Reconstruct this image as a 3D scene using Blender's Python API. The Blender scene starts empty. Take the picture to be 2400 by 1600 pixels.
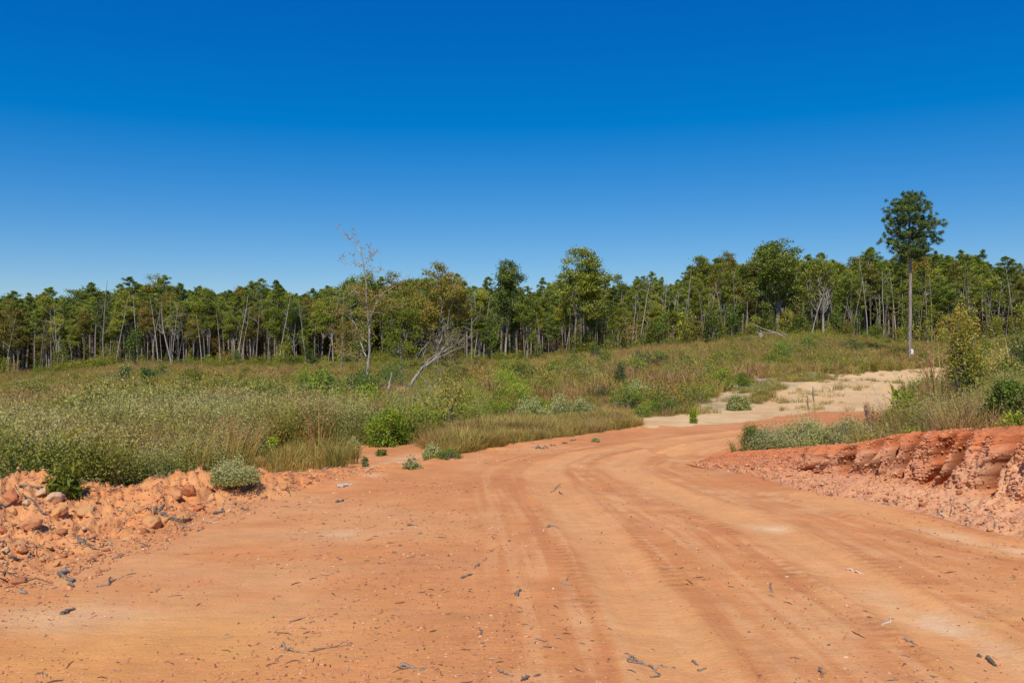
import bpy, math, random
import numpy as np
from mathutils import Vector, Matrix

SC = bpy.context.scene
COL = SC.collection
R = math.radians
FPX = 1867.0          # focal length in photograph pixels (28 mm)
EYE = 1.75

# ------------------------------------------------------------------ camera, sky, sun, exposure
cam_data = bpy.data.cameras.new("camera")
cam_data.sensor_width = 36.0
cam_data.lens = 28.0
cam_data.clip_start = 0.1
cam_data.clip_end = 6000.0
cam = bpy.data.objects.new("camera", cam_data)
COL.objects.link(cam)
cam.location = (0, 0, EYE)
cam.rotation_euler = (R(90), 0, 0)
SC.camera = cam

SUN_EL, SUN_AZ = R(52), R(188)       # azimuth measured from +Y towards +X; sun is behind the camera, slightly left
to_sun = Vector((math.sin(SUN_AZ) * math.cos(SUN_EL), math.cos(SUN_AZ) * math.cos(SUN_EL), math.sin(SUN_EL)))

world = bpy.data.worlds.new("World")
SC.world = world
world.use_nodes = True
wn = world.node_tree.nodes
wl = world.node_tree.links
wn.clear()
w_out = wn.new("ShaderNodeOutputWorld")
w_bg = wn.new("ShaderNodeBackground")
w_sky = wn.new("ShaderNodeTexSky")
w_sky.sky_type = 'NISHITA'
w_sky.sun_disc = False
w_sky.sun_elevation = SUN_EL
w_sky.sun_rotation = SUN_AZ
w_sky.altitude = 200.0
w_sky.air_density = 1.0
w_sky.dust_density = 0.15
w_sky.ozone_density = 3.0
# the polarised deep blue of the photograph: one even colour grade of the whole sky
SKY_S = 0.088
w_hsv = wn.new("ShaderNodeHueSaturation")
w_hsv.inputs["Saturation"].default_value = 1.28
w_sep = wn.new("ShaderNodeSeparateColor"); w_com = wn.new("ShaderNodeCombineColor")
def _wm(op, a, b):
    n = wn.new("ShaderNodeMath"); n.operation = op; wl.new(a, n.inputs[0]); n.inputs[1].default_value = b; return n.outputs[0]
wl.new(w_sky.outputs[0], w_hsv.inputs["Color"]); wl.new(w_hsv.outputs[0], w_sep.inputs[0])
_r = _wm('MAXIMUM', _wm('MULTIPLY', _wm('SUBTRACT', w_sep.outputs[0], .085 / SKY_S), .85), .0006 / SKY_S)
_g = _wm('MULTIPLY', w_sep.outputs[1], .855)
_b = _wm('MULTIPLY', _wm('POWER', _wm('MULTIPLY', w_sep.outputs[2], SKY_S), .62), .95 / SKY_S)
wl.new(_r, w_com.inputs[0]); wl.new(_g, w_com.inputs[1]); wl.new(_b, w_com.inputs[2])
w_bg.inputs["Strength"].default_value = SKY_S
wl.new(w_com.outputs[0], w_bg.inputs[0])
wl.new(w_bg.outputs[0], w_out.inputs[0])

sun_d = bpy.data.lights.new("sun", 'SUN')
sun_d.energy = 4.6
sun_d.angle = R(0.5)
sun_d.color = (1.0, 0.94, 0.84)
sun = bpy.data.objects.new("sun", sun_d)
COL.objects.link(sun)
sun.rotation_euler = to_sun.to_track_quat('Z', 'Y').to_euler()
sun.location = to_sun * 50

SC.view_settings.view_transform = 'Standard'
SC.view_settings.look = 'None'
SC.view_settings.exposure = 0.0
SC.view_settings.gamma = 1.0
SC.view_settings.use_curve_mapping = False
SC.cycles.max_bounces = 6
SC.cycles.transparent_max_bounces = 4

# ------------------------------------------------------------------ noise
def _hash(ix, iy, seed):
    n = (ix.astype(np.int64) * 374761393 + iy.astype(np.int64) * 668265263 + seed * 974634777) & 0x7fffffff
    n = ((n ^ (n >> 13)) * 1274126177) & 0x7fffffff
    n = n ^ (n >> 16)
    return (n & 0xffffff) / float(0xffffff)

def vnoise(x, y, seed=0):
    x = np.asarray(x, float); y = np.asarray(y, float)
    ix = np.floor(x); iy = np.floor(y)
    fx = x - ix; fy = y - iy
    fx = fx * fx * fx * (fx * (fx * 6 - 15) + 10); fy = fy * fy * fy * (fy * (fy * 6 - 15) + 10)
    a = _hash(ix, iy, seed); b = _hash(ix + 1, iy, seed)
    c = _hash(ix, iy + 1, seed); d = _hash(ix + 1, iy + 1, seed)
    return (a + (b - a) * fx) * (1 - fy) + (c + (d - c) * fx) * fy

def fbm(x, y, seed=0, octv=4, gain=0.5):
    s = 0; a = 1; t = 0
    for o in range(octv):
        ca, sa = math.cos(0.6 * o), math.sin(0.6 * o)
        s = s + a * (vnoise((x * ca - y * sa) * 2 ** o, (x * sa + y * ca) * 2 ** o, seed + o * 17) * 2 - 1)
        t += a; a *= gain
    return s / t

def sm(a, b, x):
    t = np.clip((x - a) / (b - a), 0, 1)
    return t * t * (3 - 2 * t)

def inpoly(px, py, poly):
    px = np.asarray(px, float); py = np.asarray(py, float)
    r = np.zeros(px.shape, bool)
    n = len(poly)
    for i in range(n):
        x1, y1 = poly[i]; x2, y2 = poly[(i + 1) % n]
        if y1 == y2: continue
        c = ((y1 > py) != (y2 > py)) & (px < (x2 - x1) * (py - y1) / (y2 - y1) + x1)
        r ^= c
    return r

# ------------------------------------------------------------------ terrain heights
# heights of the land along bearings (columns, as photograph pixel columns) and distances (rows, metres)
DIST = np.array([0.5, 6, 8, 11, 15, 20, 30, 45, 65, 90, 120, 160, 220, 350, 800, 3000.])
TAB = {
    -1400: [0, 0, 0, -0.3, -0.6, -1.0, -1.8, -2.8, -4.0, -5.4, -6.6, -8.2, -5.7, 6.8, 18, 18],
    -400: [0, 0, 0, -0.3, -0.6, -0.9, -1.6, -2.6, -3.7, -4.9, -6.0, -7.4, -4.9, 7.6, 18, 18],
    0:    [0, 0, 0, -0.25, -0.5, -0.8, -1.4, -2.2, -3.2, -4.3, -5.4, -6.6, -4.1, 8.4, 18, 18],
    150:  [0, 0, 0, -0.25, -0.5, -0.8, -1.4, -2.1, -2.8, -3.5, -4.2, -5.2, -2.7, 9.8, 18, 18],
    300:  [0, 0, 0, -0.2, -0.5, -0.8, -1.3, -1.9, -2.4, -2.8, -3.0, -3.5, -1.0, 11.5, 18, 18],
    600:  [0, 0, 0, -0.15, -0.45, -0.75, -1.2, -1.8, -2.5, -3.1, -3.5, -3.8, -1.3, 11.2, 18, 18],
    900:  [0, 0, 0, -0.05, -0.3, -0.6, -1.1, -1.7, -2.3, -2.7, -3.0, -3.1, -0.6, 11.9, 18, 18],
    1200: [0, 0, 0, -0.02, -0.12, -0.4, -0.9, -1.4, -1.8, -2.0, -2.2, -2.3, 0.2, 12.7, 18, 18],
    1500: [0, 0, 0, -0.02, -0.1, -0.32, -0.75, -1.0, -0.9, -0.6, -0.3, 0.1, 2.6, 15.1, 18, 18],
    1700: [0, 0, 0, -0.02, -0.1, -0.32, -0.75, -1.0, -0.7, 0.1, 1.1, 1.5, 4.0, 16.5, 18, 18],
    1850: [0, 0, 0, -0.0, -0.1, -0.3, -0.75, -1.0, -0.7, 0.6, 2.0, 2.4, 4.9, 17.4, 18, 18],
    2000: [0, 0, 0, 0.05, 0, -0.2, -0.6, -1.0, -1.0, -0.2, 1.6, 2.4, 4.9, 17.4, 18, 18],
    2133: [0, 0, 0, 0.1, 0, -0.1, -0.5, -0.95, -1.15, -1.15, -0.3, 1.6, 4.1, 16.6, 18, 18],
    2260: [0, 0, 0, 0.1, 0.05, 0, -0.2, -0.6, -0.9, -0.8, -0.1, 1.3, 3.8, 16.3, 18, 18],
    2400: [0, 0, 0, 0.15, 0.1, 0.05, 0, 0.2, 0.5, 0.9, 1.3, 1.8, 4.3, 16.8, 18, 18],
    3200: [0, 0, 0, 0.2, 0.2, 0.2, 0.3, 0.6, 1.0, 1.5, 2, 2.4, 4.9, 17.4, 18, 18],
    5600: [0, 0, 0, 0.2, 0.2, 0.2, 0.3, 0.6, 1.0, 1.5, 2, 2.4, 4.9, 17.4, 18, 18],
}
_cols = np.array(sorted(TAB)); _tab = np.array([TAB[c] for c in _cols], float)
_LY = np.linspace(math.log(0.5), math.log(3000), 400)
_PX = np.linspace(-1400, 5600, 500)
_g = np.array([np.interp(_LY, np.log(DIST), row) for row in _tab])
_g = np.array([np.interp(_PX, _cols, _g[:, j]) for j in range(len(_LY))]).T   # [px, ly]
for _ in range(10):
    p = np.pad(_g, 1, mode='edge'); _g = (p[:-2, 1:-1] + p[2:, 1:-1] + p[1:-1, :-2] + p[1:-1, 2:] + 2 * _g) / 6
    p = np.pad(_g, ((0, 0), (4, 4)), mode='edge')
    _g = (p[:, 8:] + p[:, :-8] + 2 * _g + p[:, 6:-2] + p[:, 2:-6]) / 6

def base_z(x, y):
    yy = np.maximum(y, 0.5)
    px = np.clip(1200 + FPX * x / yy, -1399, 5599)
    fy = (np.log(yy) - _LY[0]) / (_LY[1] - _LY[0]); fx = (px - _PX[0]) / (_PX[1] - _PX[0])
    i = np.clip(fx.astype(int), 0, len(_PX) - 2); j = np.clip(fy.astype(int), 0, len(_LY) - 2)
    u = fx - i; v = np.clip(fy - j, 0, 1)
    return (_g[i, j] * (1 - u) + _g[i + 1, j] * u) * (1 - v) + (_g[i, j + 1] * (1 - u) + _g[i + 1, j + 1] * u) * v

def proj(x, y, z):
    return 1200 + FPX * x / y, 800 - FPX * (z - EYE) / y

def seg_dist(x, y, poly):
    """distance to a polyline, signed (left of travel positive), and length along it"""
    best = np.full(np.shape(x), 1e9); sgn = np.zeros(np.shape(x)); along = np.zeros(np.shape(x)); L = 0
    for (x1, y1), (x2, y2) in zip(poly[:-1], poly[1:]):
        dx, dy = x2 - x1, y2 - y1; l = math.hypot(dx, dy)
        t = np.clip(((x - x1) * dx + (y - y1) * dy) / (l * l), 0, 1)
        d = np.hypot(x - x1 - t * dx, y - y1 - t * dy)
        s = np.sign(dx * (y - y1) - dy * (x - x1))
        m = d < best
        best = np.where(m, d, best); sgn = np.where(m, s, sgn); along = np.where(m, L + t * l, along); L += l
    return best, sgn, along

def px_ground(pts, z=0.0):
    out = []
    for px, py in pts:
        y = (EYE - z) * FPX / (py - 800.0); out.append(((px - 1200) / FPX * y, y))
    return out
def px_far(pts):   # (px, distance)
    return [((px - 1200) / FPX * y, y) for px, y in pts]

# edge of the graded dirt on the left
ROAD_EDGE = px_far([(-900, 7.0), (-300, 7.3), (0, 8.0), (300, 8.8), (480, 9.6), (600, 9.9), (700, 10.3), (830, 11.2), (1000, 12.2), (1200, 14), (1300, 15.2),
                    (1400, 16.6), (1500, 18.4), (1620, 21.5), (1750, 25)])
LEDGE = px_ground([(-200, 1500), (60, 1420), (230, 1345), (330, 1300), (420, 1265), (520, 1225), (600, 1185), (640, 1172)])
TRACK_A = px_ground([(1750, 985), (1500, 1027), (1370, 1052), (1290, 1080), (1272, 1105), (1310, 1160), (1390, 1250), (1460, 1350), (1530, 1450), (1620, 1600), (1900, 2400)])
TRACK_B = px_ground([(1800, 998), (1600, 1032), (1480, 1058), (1440, 1083), (1490, 1118), (1640, 1180), (1800, 1245), (2010, 1365), (2250, 1500), (2560, 1700), (3300, 2200)])
TRACK_C = px_ground([(2700, 1340), (2300, 1270), (2050, 1205), (1900, 1165)])
# toe of the cut bank on the right, from its far tip towards the camera
TOE = [(2.62, 12.3), (2.76, 11.67), (3.05, 10.96), (3.33, 10.37), (3.52, 9.33), (3.78, 8.75), (4.05, 8.38), (4.30, 8.0), (4.42, 7.45), (4.6, 7.0), (5.2, 5.4), (6.0, 2.6), (6.6, 0)]
TOE_H = [0.02, .09, .18, .33, .50, .62, .70, .76, .80, .86, .95, 1.0, 1.0]

def bank_h(along):
    L = [0]
    for a, b in zip(TOE[:-1], TOE[1:]): L.append(L[-1] + math.hypot(b[0] - a[0], b[1] - a[1]))
    return np.interp(along, L, TOE_H)

def terrain(x, y):
    x = np.asarray(x, float); y = np.asarray(y, float)
    z = base_z(x, y)
    # left berm: heap of pushed-up clods between ledge and crest, then the land falls
    d, s, al = seg_dist(x, y, ROAD_EDGE)
    side = s * d                                     # >0 beyond the road edge
    wx, wy = x + .25 * fbm(x * 1.3, y * 1.3, 5), y + .25 * fbm(x * 1.3, y * 1.3, 9)
    pxl = 1200 + FPX * x / np.maximum(y, .5)
    amp = np.interp(pxl, [-900, 0, 120, 260, 330, 450, 560, 700, 900, 1100, 1500, 1750], [.4, .30, .26, .10, .10, .20, .16, .07, .05, .05, .06, .02])
    wid = np.interp(pxl, [-900, 0, 600, 900, 1500], [.9, .75, .6, .5, .6])
    crest = np.exp(-(side / wid) ** 2)
    lump = 1 - np.abs(fbm(wx * 2.2, wy * 2.2, 31, 3))
    z = z + amp * crest * (.35 + 1.0 * lump ** 2 - .2)
    dl, sl, _ = seg_dist(x + .10 * fbm(x * 2.1, y * 2.1, 73, 3), y + .16 * fbm(x * 2.1, y * 2.1, 75, 3), LEDGE)
    sl = -sl
    rough = sm(-.9, -.2, side) * sm(1.2, .3, side) * sm(1400, 700, pxl)
    inside = sm(-.02, .05, -sl * dl + .0 + .05 * fbm(x * 9, y * 9, 77, 2)) * sm(760, 560, pxl)
    z = z + .07 * inside * sm(.02, .2, .9 + side) * (side < .3)
    rough = np.maximum(rough, inside * sm(.25, .9, dl) * (side < .6))
    bil = np.abs(fbm(wx * 4.1, wy * 4.1, 41, 3)); bil2 = np.abs(fbm(wx * 11, wy * 11, 47, 3))
    z = z + rough * (.17 * (.5 - bil) + .09 * (.4 - bil2) + .03 * np.abs(fbm(wx * 24, wy * 24, 49, 2))) * sm(1100, 500, pxl)
    # wheel tracks
    flat = sm(.5, -.3, side)
    for T, dep, hw in ((TRACK_A, .018, .22), (TRACK_B, .018, .22), (TRACK_C, .006, .15)):
        dt, _, _ = seg_dist(x, y, T)
        z = z - flat * dep * np.exp(-(dt / hw) ** 4)
        z = z + flat * .012 * np.exp(-((dt - .30) / .07) ** 2) * (.6 + .8 * vnoise(x * 6, y * 6, 3))
    # small relief of the graded dirt
    near = sm(40, 12, y)
    z = z + flat * near * (.008 * fbm(x * .9, y * 3.2, 61, 4) + .0035 * fbm(x * 9, y * 12, 65, 3))
    z = z + .03 * fbm(x * .35, y * .35, 71, 3) * sm(4, 8, y)
    # hummocks of the cleared field
    fld = sm(.6, 4, side) * sm(12, 40, y) + sm(28, 60, y) * .0
    z = z + fld * (.35 * fbm(x * .09, y * .09, 81, 3) + .16 * fbm(x * .45, y * .45, 83, 3))
    # ground behind and under the cut bank
    db, sb, ab = seg_dist(x, y, TOE)
    H = bank_h(ab)
    back = np.where(sb > 0, db, -db)
    z = z - .10 * sm(.25, .6, back) * sm(2.6, 1.2, back) + H * .80 * sm(.9, 2.2, back) * sm(9.0, 3.0, back) * sm(14, 11, y)
    return z

def ground_at(px, py):
    ys = np.exp(np.linspace(math.log(2.5), math.log(260), 1500))
    xs = (px - 1200) / FPX * ys
    q = 800 - FPX * (terrain(xs, ys) - EYE) / ys
    k = np.argmax(q <= py)
    if q[k] > py: k = len(ys) - 1
    return Vector((xs[k], ys[k], 0)) + Vector((0, 0, float(terrain(xs[k], ys[k]))))
def at(px, dist):
    x = (px - 1200) / FPX * dist
    return Vector((x, dist, float(terrain(x, dist))))

# ------------------------------------------------------------------ mesh helpers
class MB:
    def __init__(self): self.v = []; self.f = []; self.c = []; self.n = 0
    def add(self, verts, faces, tint=0.5):
        verts = np.asarray(verts, float).reshape(-1, 3); faces = np.asarray(faces, int)
        self.v.append(verts); self.f.append(faces + self.n); self.n += len(verts)
        t = np.asarray(tint, float)
        self.c.append(np.broadcast_to(t, (len(verts),)) if t.ndim == 0 else t)
    def mesh(self, name, mat, smooth=False):
        v = np.concatenate(self.v); c = np.concatenate(self.c)
        me = bpy.data.meshes.new(name)
        me.vertices.add(len(v)); me.vertices.foreach_set("co", v.ravel().astype(np.float32))
        starts = []; loops = []; s = 0
        for f in self.f:
            k = f.shape[1]; loops.append(f.ravel()); starts.append(s + np.arange(len(f)) * k); s += f.size
        loops = np.concatenate(loops); starts = np.concatenate(starts)
        me.loops.add(len(loops)); me.loops.foreach_set("vertex_index", loops.astype(np.int32))
        me.polygons.add(len(starts)); me.polygons.foreach_set("loop_start", starts.astype(np.int32))
        me.update(calc_edges=True)
        at_ = me.attributes.new("tint", 'FLOAT', 'POINT'); at_.data.foreach_set("value", c.astype(np.float32))
        me.polygons.foreach_set("use_smooth", np.full(len(starts), smooth, bool))
        if mat: me.materials.append(mat)
        return me

def tube(mb, pts, rad, sides=6, tint=.5):
    pts = np.asarray(pts, float); n = len(pts)
    rad = np.broadcast_to(np.asarray(rad, float), (n,)) if np.ndim(rad) == 0 else np.asarray(rad, float)
    tan = np.gradient(pts, axis=0); tan /= np.linalg.norm(tan, axis=1)[:, None] + 1e-9
    up = np.array([0, 0, 1.]) if abs(tan[0, 2]) < .9 else np.array([1., 0, 0])
    a = np.cross(tan, up); a /= np.linalg.norm(a, axis=1)[:, None] + 1e-9
    b = np.cross(tan, a)
    th = np.arange(sides) * 2 * math.pi / sides
    ring = pts[:, None, :] + rad[:, None, None] * (np.cos(th)[None, :, None] * a[:, None, :] + np.sin(th)[None, :, None] * b[:, None, :])
    i = np.arange(n - 1)[:, None] * sides; j = np.arange(sides)[None, :]; j2 = (j + 1) % sides
    f = np.stack([i + j, i + j2, i + sides + j2, i + sides + j], -1).reshape(-1, 4)
    mb.add(ring.reshape(-1, 3), f, tint)
    mb.add(np.array([pts[-1] + tan[-1] * rad[-1]]), np.zeros((0, 3), int), tint)
    # caps
    e = mb.n
    for base, ringi in ((0, 0), (1, n - 1)):
        c = mb.n; cc = pts[ringi]
        ringv = ring[ringi]
        mb.add(np.vstack([ringv, cc[None]]), np.array([[k, (k + 1) % sides, sides] if base else [(k + 1) % sides, k, sides] for k in range(sides)]), tint)

def leaf_quads(rng, c, length, width, up_bias=0.0, droop=0.0, dirs=None, fold=.0):
    """rhombic leaves at centres c"""
    n = len(c)
    d = rng.normal(size=(n, 3)) if dirs is None else np.array(dirs)
    d[:, 2] += up_bias
    d /= np.linalg.norm(d, axis=1)[:, None] + 1e-9
    r = rng.normal(size=(n, 3)); s = np.cross(d, r); s /= np.linalg.norm(s, axis=1)[:, None] + 1e-9
    L = (np.asarray(length) * (0.7 + .6 * rng.random(n)))[:, None]; W = (np.asarray(width) * (0.7 + .6 * rng.random(n)))[:, None]
    p0 = c - d * L * .5; p2 = c + d * L * .5
    p1 = c + s * W * .5; p3 = c - s * W * .5
    v = np.stack([p0, p1, p2, p3], 1).reshape(-1, 3)
    return v, np.arange(4 * n).reshape(-1, 4)

def add_leaves(mb, rng, c, length, width, tint, **k):
    v, f = leaf_quads(rng, np.asarray(c, float), length, width, **k)
    t = np.repeat(np.clip(tint, 0, 1), 4) if np.ndim(tint) else tint
    mb.add(v, f, t)

def link(o, parent=None):
    COL.objects.link(o)
    if parent is not None: o.parent = parent
    return o
def obj(name, me, parent=None, loc=None):
    o = bpy.data.objects.new(name, me); link(o, parent)
    if loc is not None: o.location = loc
    return o
def tag(o, label=None, cat=None, group=None, kind=None):
    if label: o['label'] = label
    if cat: o['category'] = cat
    if group: o['group'] = group
    if kind: o['kind'] = kind
    return o
def thing(name, parts, loc, label, cat, group=None, rz=0.0, scale=1.0):
    """an Empty at the base that parents its parts; parts = [(name, mesh)]"""
    e = bpy.data.objects.new(name, None); COL.objects.link(e)
    e.empty_display_size = .3
    e.location = loc; e.rotation_euler = (0, 0, rz); e.scale = (scale,) * 3 if np.ndim(scale) == 0 else scale
    tag(e, label, cat, group)
    for pn, me in parts:
        obj(pn, me, e)
    return e

# ------------------------------------------------------------------ materials
def new_mat(name):
    m = bpy.data.materials.new(name); m.use_nodes = True
    nt = m.node_tree; nt.nodes.clear()
    return m, nt
def N(nt, t, **k):
    n = nt.nodes.new(t)
    for a, b in k.items(): setattr(n, a, b)
    return n
def ramp(nt, stops):
    n = nt.nodes.new("ShaderNodeValToRGB")
    e = n.color_ramp.elements
    while len(e) > 1: e.remove(e[-1])
    e[0].position = stops[0][0]; e[0].color = (*stops[0][1], 1)
    for p, c in stops[1:]:
        x = e.new(p); x.color = (*c, 1)
    return n

def leaf_mat(name, cols, trans=.3, rough=.55, spread=.35, val=.35):
    """cols: dark-to-light ramp indexed by the per-leaf tint; varied again per plant"""
    m, nt = new_mat(name); L = nt.links
    out = N(nt, "ShaderNodeOutputMaterial"); mix = N(nt, "ShaderNodeMixShader")
    pr = N(nt, "ShaderNodeBsdfPrincipled"); tr = N(nt, "ShaderNodeBsdfTranslucent")
    at_ = N(nt, "ShaderNodeAttribute", attribute_name="tint")
    oi = N(nt, "ShaderNodeObjectInfo")
    ma = N(nt, "ShaderNodeMath", operation='MULTIPLY_ADD'); ma.inputs[1].default_value = spread; ma.inputs[2].default_value = -spread / 2
    ad = N(nt, "ShaderNodeMath", operation='ADD', use_clamp=True)
    L.new(oi.outputs["Random"], ma.inputs[0]); L.new(ma.outputs[0], ad.inputs[0]); L.new(at_.outputs["Fac"], ad.inputs[1])
    rp = ramp(nt, cols); L.new(ad.outputs[0], rp.inputs[0])
    hs = N(nt, "ShaderNodeHueSaturation")
    mv = N(nt, "ShaderNodeMath", operation='MULTIPLY'); mv.inputs[1].default_value = 7.31
    fr = N(nt, "ShaderNodeMath", operation='FRACT'); L.new(oi.outputs["Random"], mv.inputs[0]); L.new(mv.outputs[0], fr.inputs[0])
    vv = N(nt, "ShaderNodeMath", operation='MULTIPLY_ADD'); vv.inputs[1].default_value = val; vv.inputs[2].default_value = 1 - val / 2
    L.new(fr.outputs[0], vv.inputs[0]); L.new(vv.outputs[0], hs.inputs["Value"]); L.new(rp.outputs[0], hs.inputs["Color"])
    L.new(hs.outputs[0], pr.inputs["Base Color"]); L.new(hs.outputs[0], tr.inputs["Color"])
    pr.inputs["Roughness"].default_value = rough
    pr.inputs["Specular IOR Level"].default_value = .2
    mix.inputs[0].default_value = trans
    L.new(pr.outputs[0], mix.inputs[1]); L.new(tr.outputs[0], mix.inputs[2]); L.new(mix.outputs[0], out.inputs[0])
    return m

def bark_mat(name, dark, light, scale=9.0, stretch=.12):
    m, nt = new_mat(name); L = nt.links
    out = N(nt, "ShaderNodeOutputMaterial"); pr = N(nt, "ShaderNodeBsdfPrincipled")
    tc = N(nt, "ShaderNodeTexCoord"); mp = N(nt, "ShaderNodeMapping"); mp.inputs["Scale"].default_value = (1, 1, stretch)
    nz = N(nt, "ShaderNodeTexNoise"); nz.inputs["Scale"].default_value = scale; nz.inputs["Detail"].default_value = 5; nz.inputs["Roughness"].default_value = .65
    oi = N(nt, "ShaderNodeObjectInfo")
    L.new(tc.outputs["Object"], mp.inputs[0]); L.new(mp.outputs[0], nz.inputs["Vector"])
    rp = ramp(nt, [(.32, dark), (.68, light)]); L.new(nz.outputs["Fac"], rp.inputs[0])
    hs = N(nt, "ShaderNodeHueSaturation"); vv = N(nt, "ShaderNodeMath", operation='MULTIPLY_ADD'); vv.inputs[1].default_value = .5; vv.inputs[2].default_value = .75
    L.new(oi.outputs["Random"], vv.inputs[0]); L.new(vv.outputs[0], hs.inputs["Value"]); L.new(rp.outputs[0], hs.inputs["Color"])
    L.new(hs.outputs[0], pr.inputs["Base Color"]); pr.inputs["Roughness"].default_value = .85
    bp = N(nt, "ShaderNodeBump"); bp.inputs["Strength"].default_value = .6; bp.inputs["Distance"].default_value = .02
    L.new(nz.outputs["Fac"], bp.inputs["Height"]); L.new(bp.outputs[0], pr.inputs["Normal"]); L.new(pr.outputs[0], out.inputs[0])
    return m

def dirt_mat(name, use_col=True, col=(.5, .2, .09), bump=.6, specks=True, colvar=.18, stretch=(.9, 3.4, 2.0), dist=.022):
    m, nt = new_mat(name); L = nt.links
    out = N(nt, "ShaderNodeOutputMaterial"); pr = N(nt, "ShaderNodeBsdfPrincipled")
    geo = N(nt, "ShaderNodeNewGeometry")
    if use_col:
        c = N(nt, "ShaderNodeAttribute", attribute_name="Col"); csock = c.outputs["Color"]
    else:
        c = N(nt, "ShaderNodeRGB"); c.outputs[0].default_value = (*col, 1); csock = c.outputs[0]
        oi = N(nt, "ShaderNodeObjectInfo")
        rp0 = ramp(nt, [(0, (.42, .155, .065)), (.3, (.52, .21, .09)), (.6, (.60, .31, .12)), (.85, (.62, .32, .13)), (1, (.62, .38, .21))])
        L.new(oi.outputs["Random"], rp0.inputs[0]); csock = rp0.outputs[0]
    nA = N(nt, "ShaderNodeTexNoise"); nA.inputs["Scale"].default_value = 2.3; nA.inputs["Detail"].default_value = 9; nA.inputs["Roughness"].default_value = .72
    nB = N(nt, "ShaderNodeTexNoise"); nB.inputs["Scale"].default_value = 45; nB.inputs["Detail"].default_value = 6; nB.inputs["Roughness"].default_value = .7
    mp = N(nt, "ShaderNodeMapping"); mp.inputs["Scale"].default_value = stretch
    nC = N(nt, "ShaderNodeTexNoise"); nC.inputs["Scale"].default_value = 3.2; nC.inputs["Detail"].default_value = 8; nC.inputs["Roughness"].default_value = .66
    L.new(geo.outputs["Position"], nA.inputs["Vector"]); L.new(geo.outputs["Position"], nB.inputs["Vector"])
    L.new(geo.outputs["Position"], mp.inputs[0]); L.new(mp.outputs[0], nC.inputs["Vector"])
    hs = N(nt, "ShaderNodeHueSaturation")
    v1 = N(nt, "ShaderNodeMath", operation='MULTIPLY_ADD'); v1.inputs[1].default_value = colvar * 3; v1.inputs[2].default_value = 1 - colvar * 1.5
    v2 = N(nt, "ShaderNodeMath", operation='MULTIPLY_ADD'); v2.inputs[1].default_value = colvar * 2.2; v2.inputs[2].default_value = 1 - colvar * 1.1
    mm = N(nt, "ShaderNodeMath", operation='MULTIPLY')
    L.new(nA.outputs["Fac"], v1.inputs[0]); L.new(nB.outputs["Fac"], v2.inputs[0]); L.new(v1.outputs[0], mm.inputs[0]); L.new(v2.outputs[0], mm.inputs[1])
    L.new(mm.outputs[0], hs.inputs["Value"]); L.new(csock, hs.inputs["Color"])
    hh = N(nt, "ShaderNodeMath", operation='MULTIPLY_ADD'); hh.inputs[1].default_value = .03; hh.inputs[2].default_value = .485
    L.new(nC.outputs["Fac"], hh.inputs[0]); L.new(hh.outputs[0], hs.inputs["Hue"])
    sock = hs.outputs[0]
    if specks:   # dark crumbs of bark and iron stone, pale crumbs of clay
        vo = N(nt, "ShaderNodeTexVoronoi"); vo.inputs["Scale"].default_value = 26; vo.inputs["Randomness"].default_value = 1
        L.new(geo.outputs["Position"], vo.inputs["Vector"])
        sep = N(nt, "ShaderNodeSeparateColor"); L.new(vo.outputs["Color"], sep.inputs[0])
        th = N(nt, "ShaderNodeMath", operation='MULTIPLY'); th.inputs[1].default_value = .22
        L.new(sep.outputs[0], th.inputs[0])
        lt = N(nt, "ShaderNodeMath", operation='LESS_THAN'); L.new(vo.outputs["Distance"], lt.inputs[0]); L.new(th.outputs[0], lt.inputs[1])
        gt = N(nt, "ShaderNodeMath", operation='GREATER_THAN'); gt.inputs[1].default_value = .55; L.new(sep.outputs[1], gt.inputs[0])
        an = N(nt, "ShaderNodeMath", operation='MULTIPLY'); L.new(lt.outputs[0], an.inputs[0]); L.new(gt.outputs[0], an.inputs[1])
        an2 = N(nt, "ShaderNodeMath", operation='MULTIPLY'); an2.inputs[1].default_value = .7; L.new(an.outputs[0], an2.inputs[0])
        sc = ramp(nt, [(0, (.10, .05, .035)), (.7, (.22, .09, .05)), (.9, (.6, .45, .33))]); L.new(sep.outputs[2], sc.inputs[0])
        mx = N(nt, "ShaderNodeMix", data_type='RGBA'); L.new(an2.outputs[0], mx.inputs[0]); L.new(sock, mx.inputs[6]); L.new(sc.outputs[0], mx.inputs[7])
        sock = mx.outputs[2]
    L.new(sock, pr.inputs["Base Color"]); pr.inputs["Roughness"].default_value = .95; pr.inputs["Specular IOR Level"].default_value = .15
    s1 = N(nt, "ShaderNodeMath", operation='MULTIPLY_ADD'); s1.inputs[1].default_value = .8
    L.new(nB.outputs["Fac"], s1.inputs[0]); L.new(nC.outputs["Fac"], s1.inputs[2])
    bp = N(nt, "ShaderNodeBump"); bp.inputs["Strength"].default_value = bump; bp.inputs["Distance"].default_value = dist
    L.new(s1.outputs[0], bp.inputs["Height"]); L.new(bp.outputs[0], pr.inputs["Normal"]); L.new(pr.outputs[0], out.inputs[0])
    return m

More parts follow.
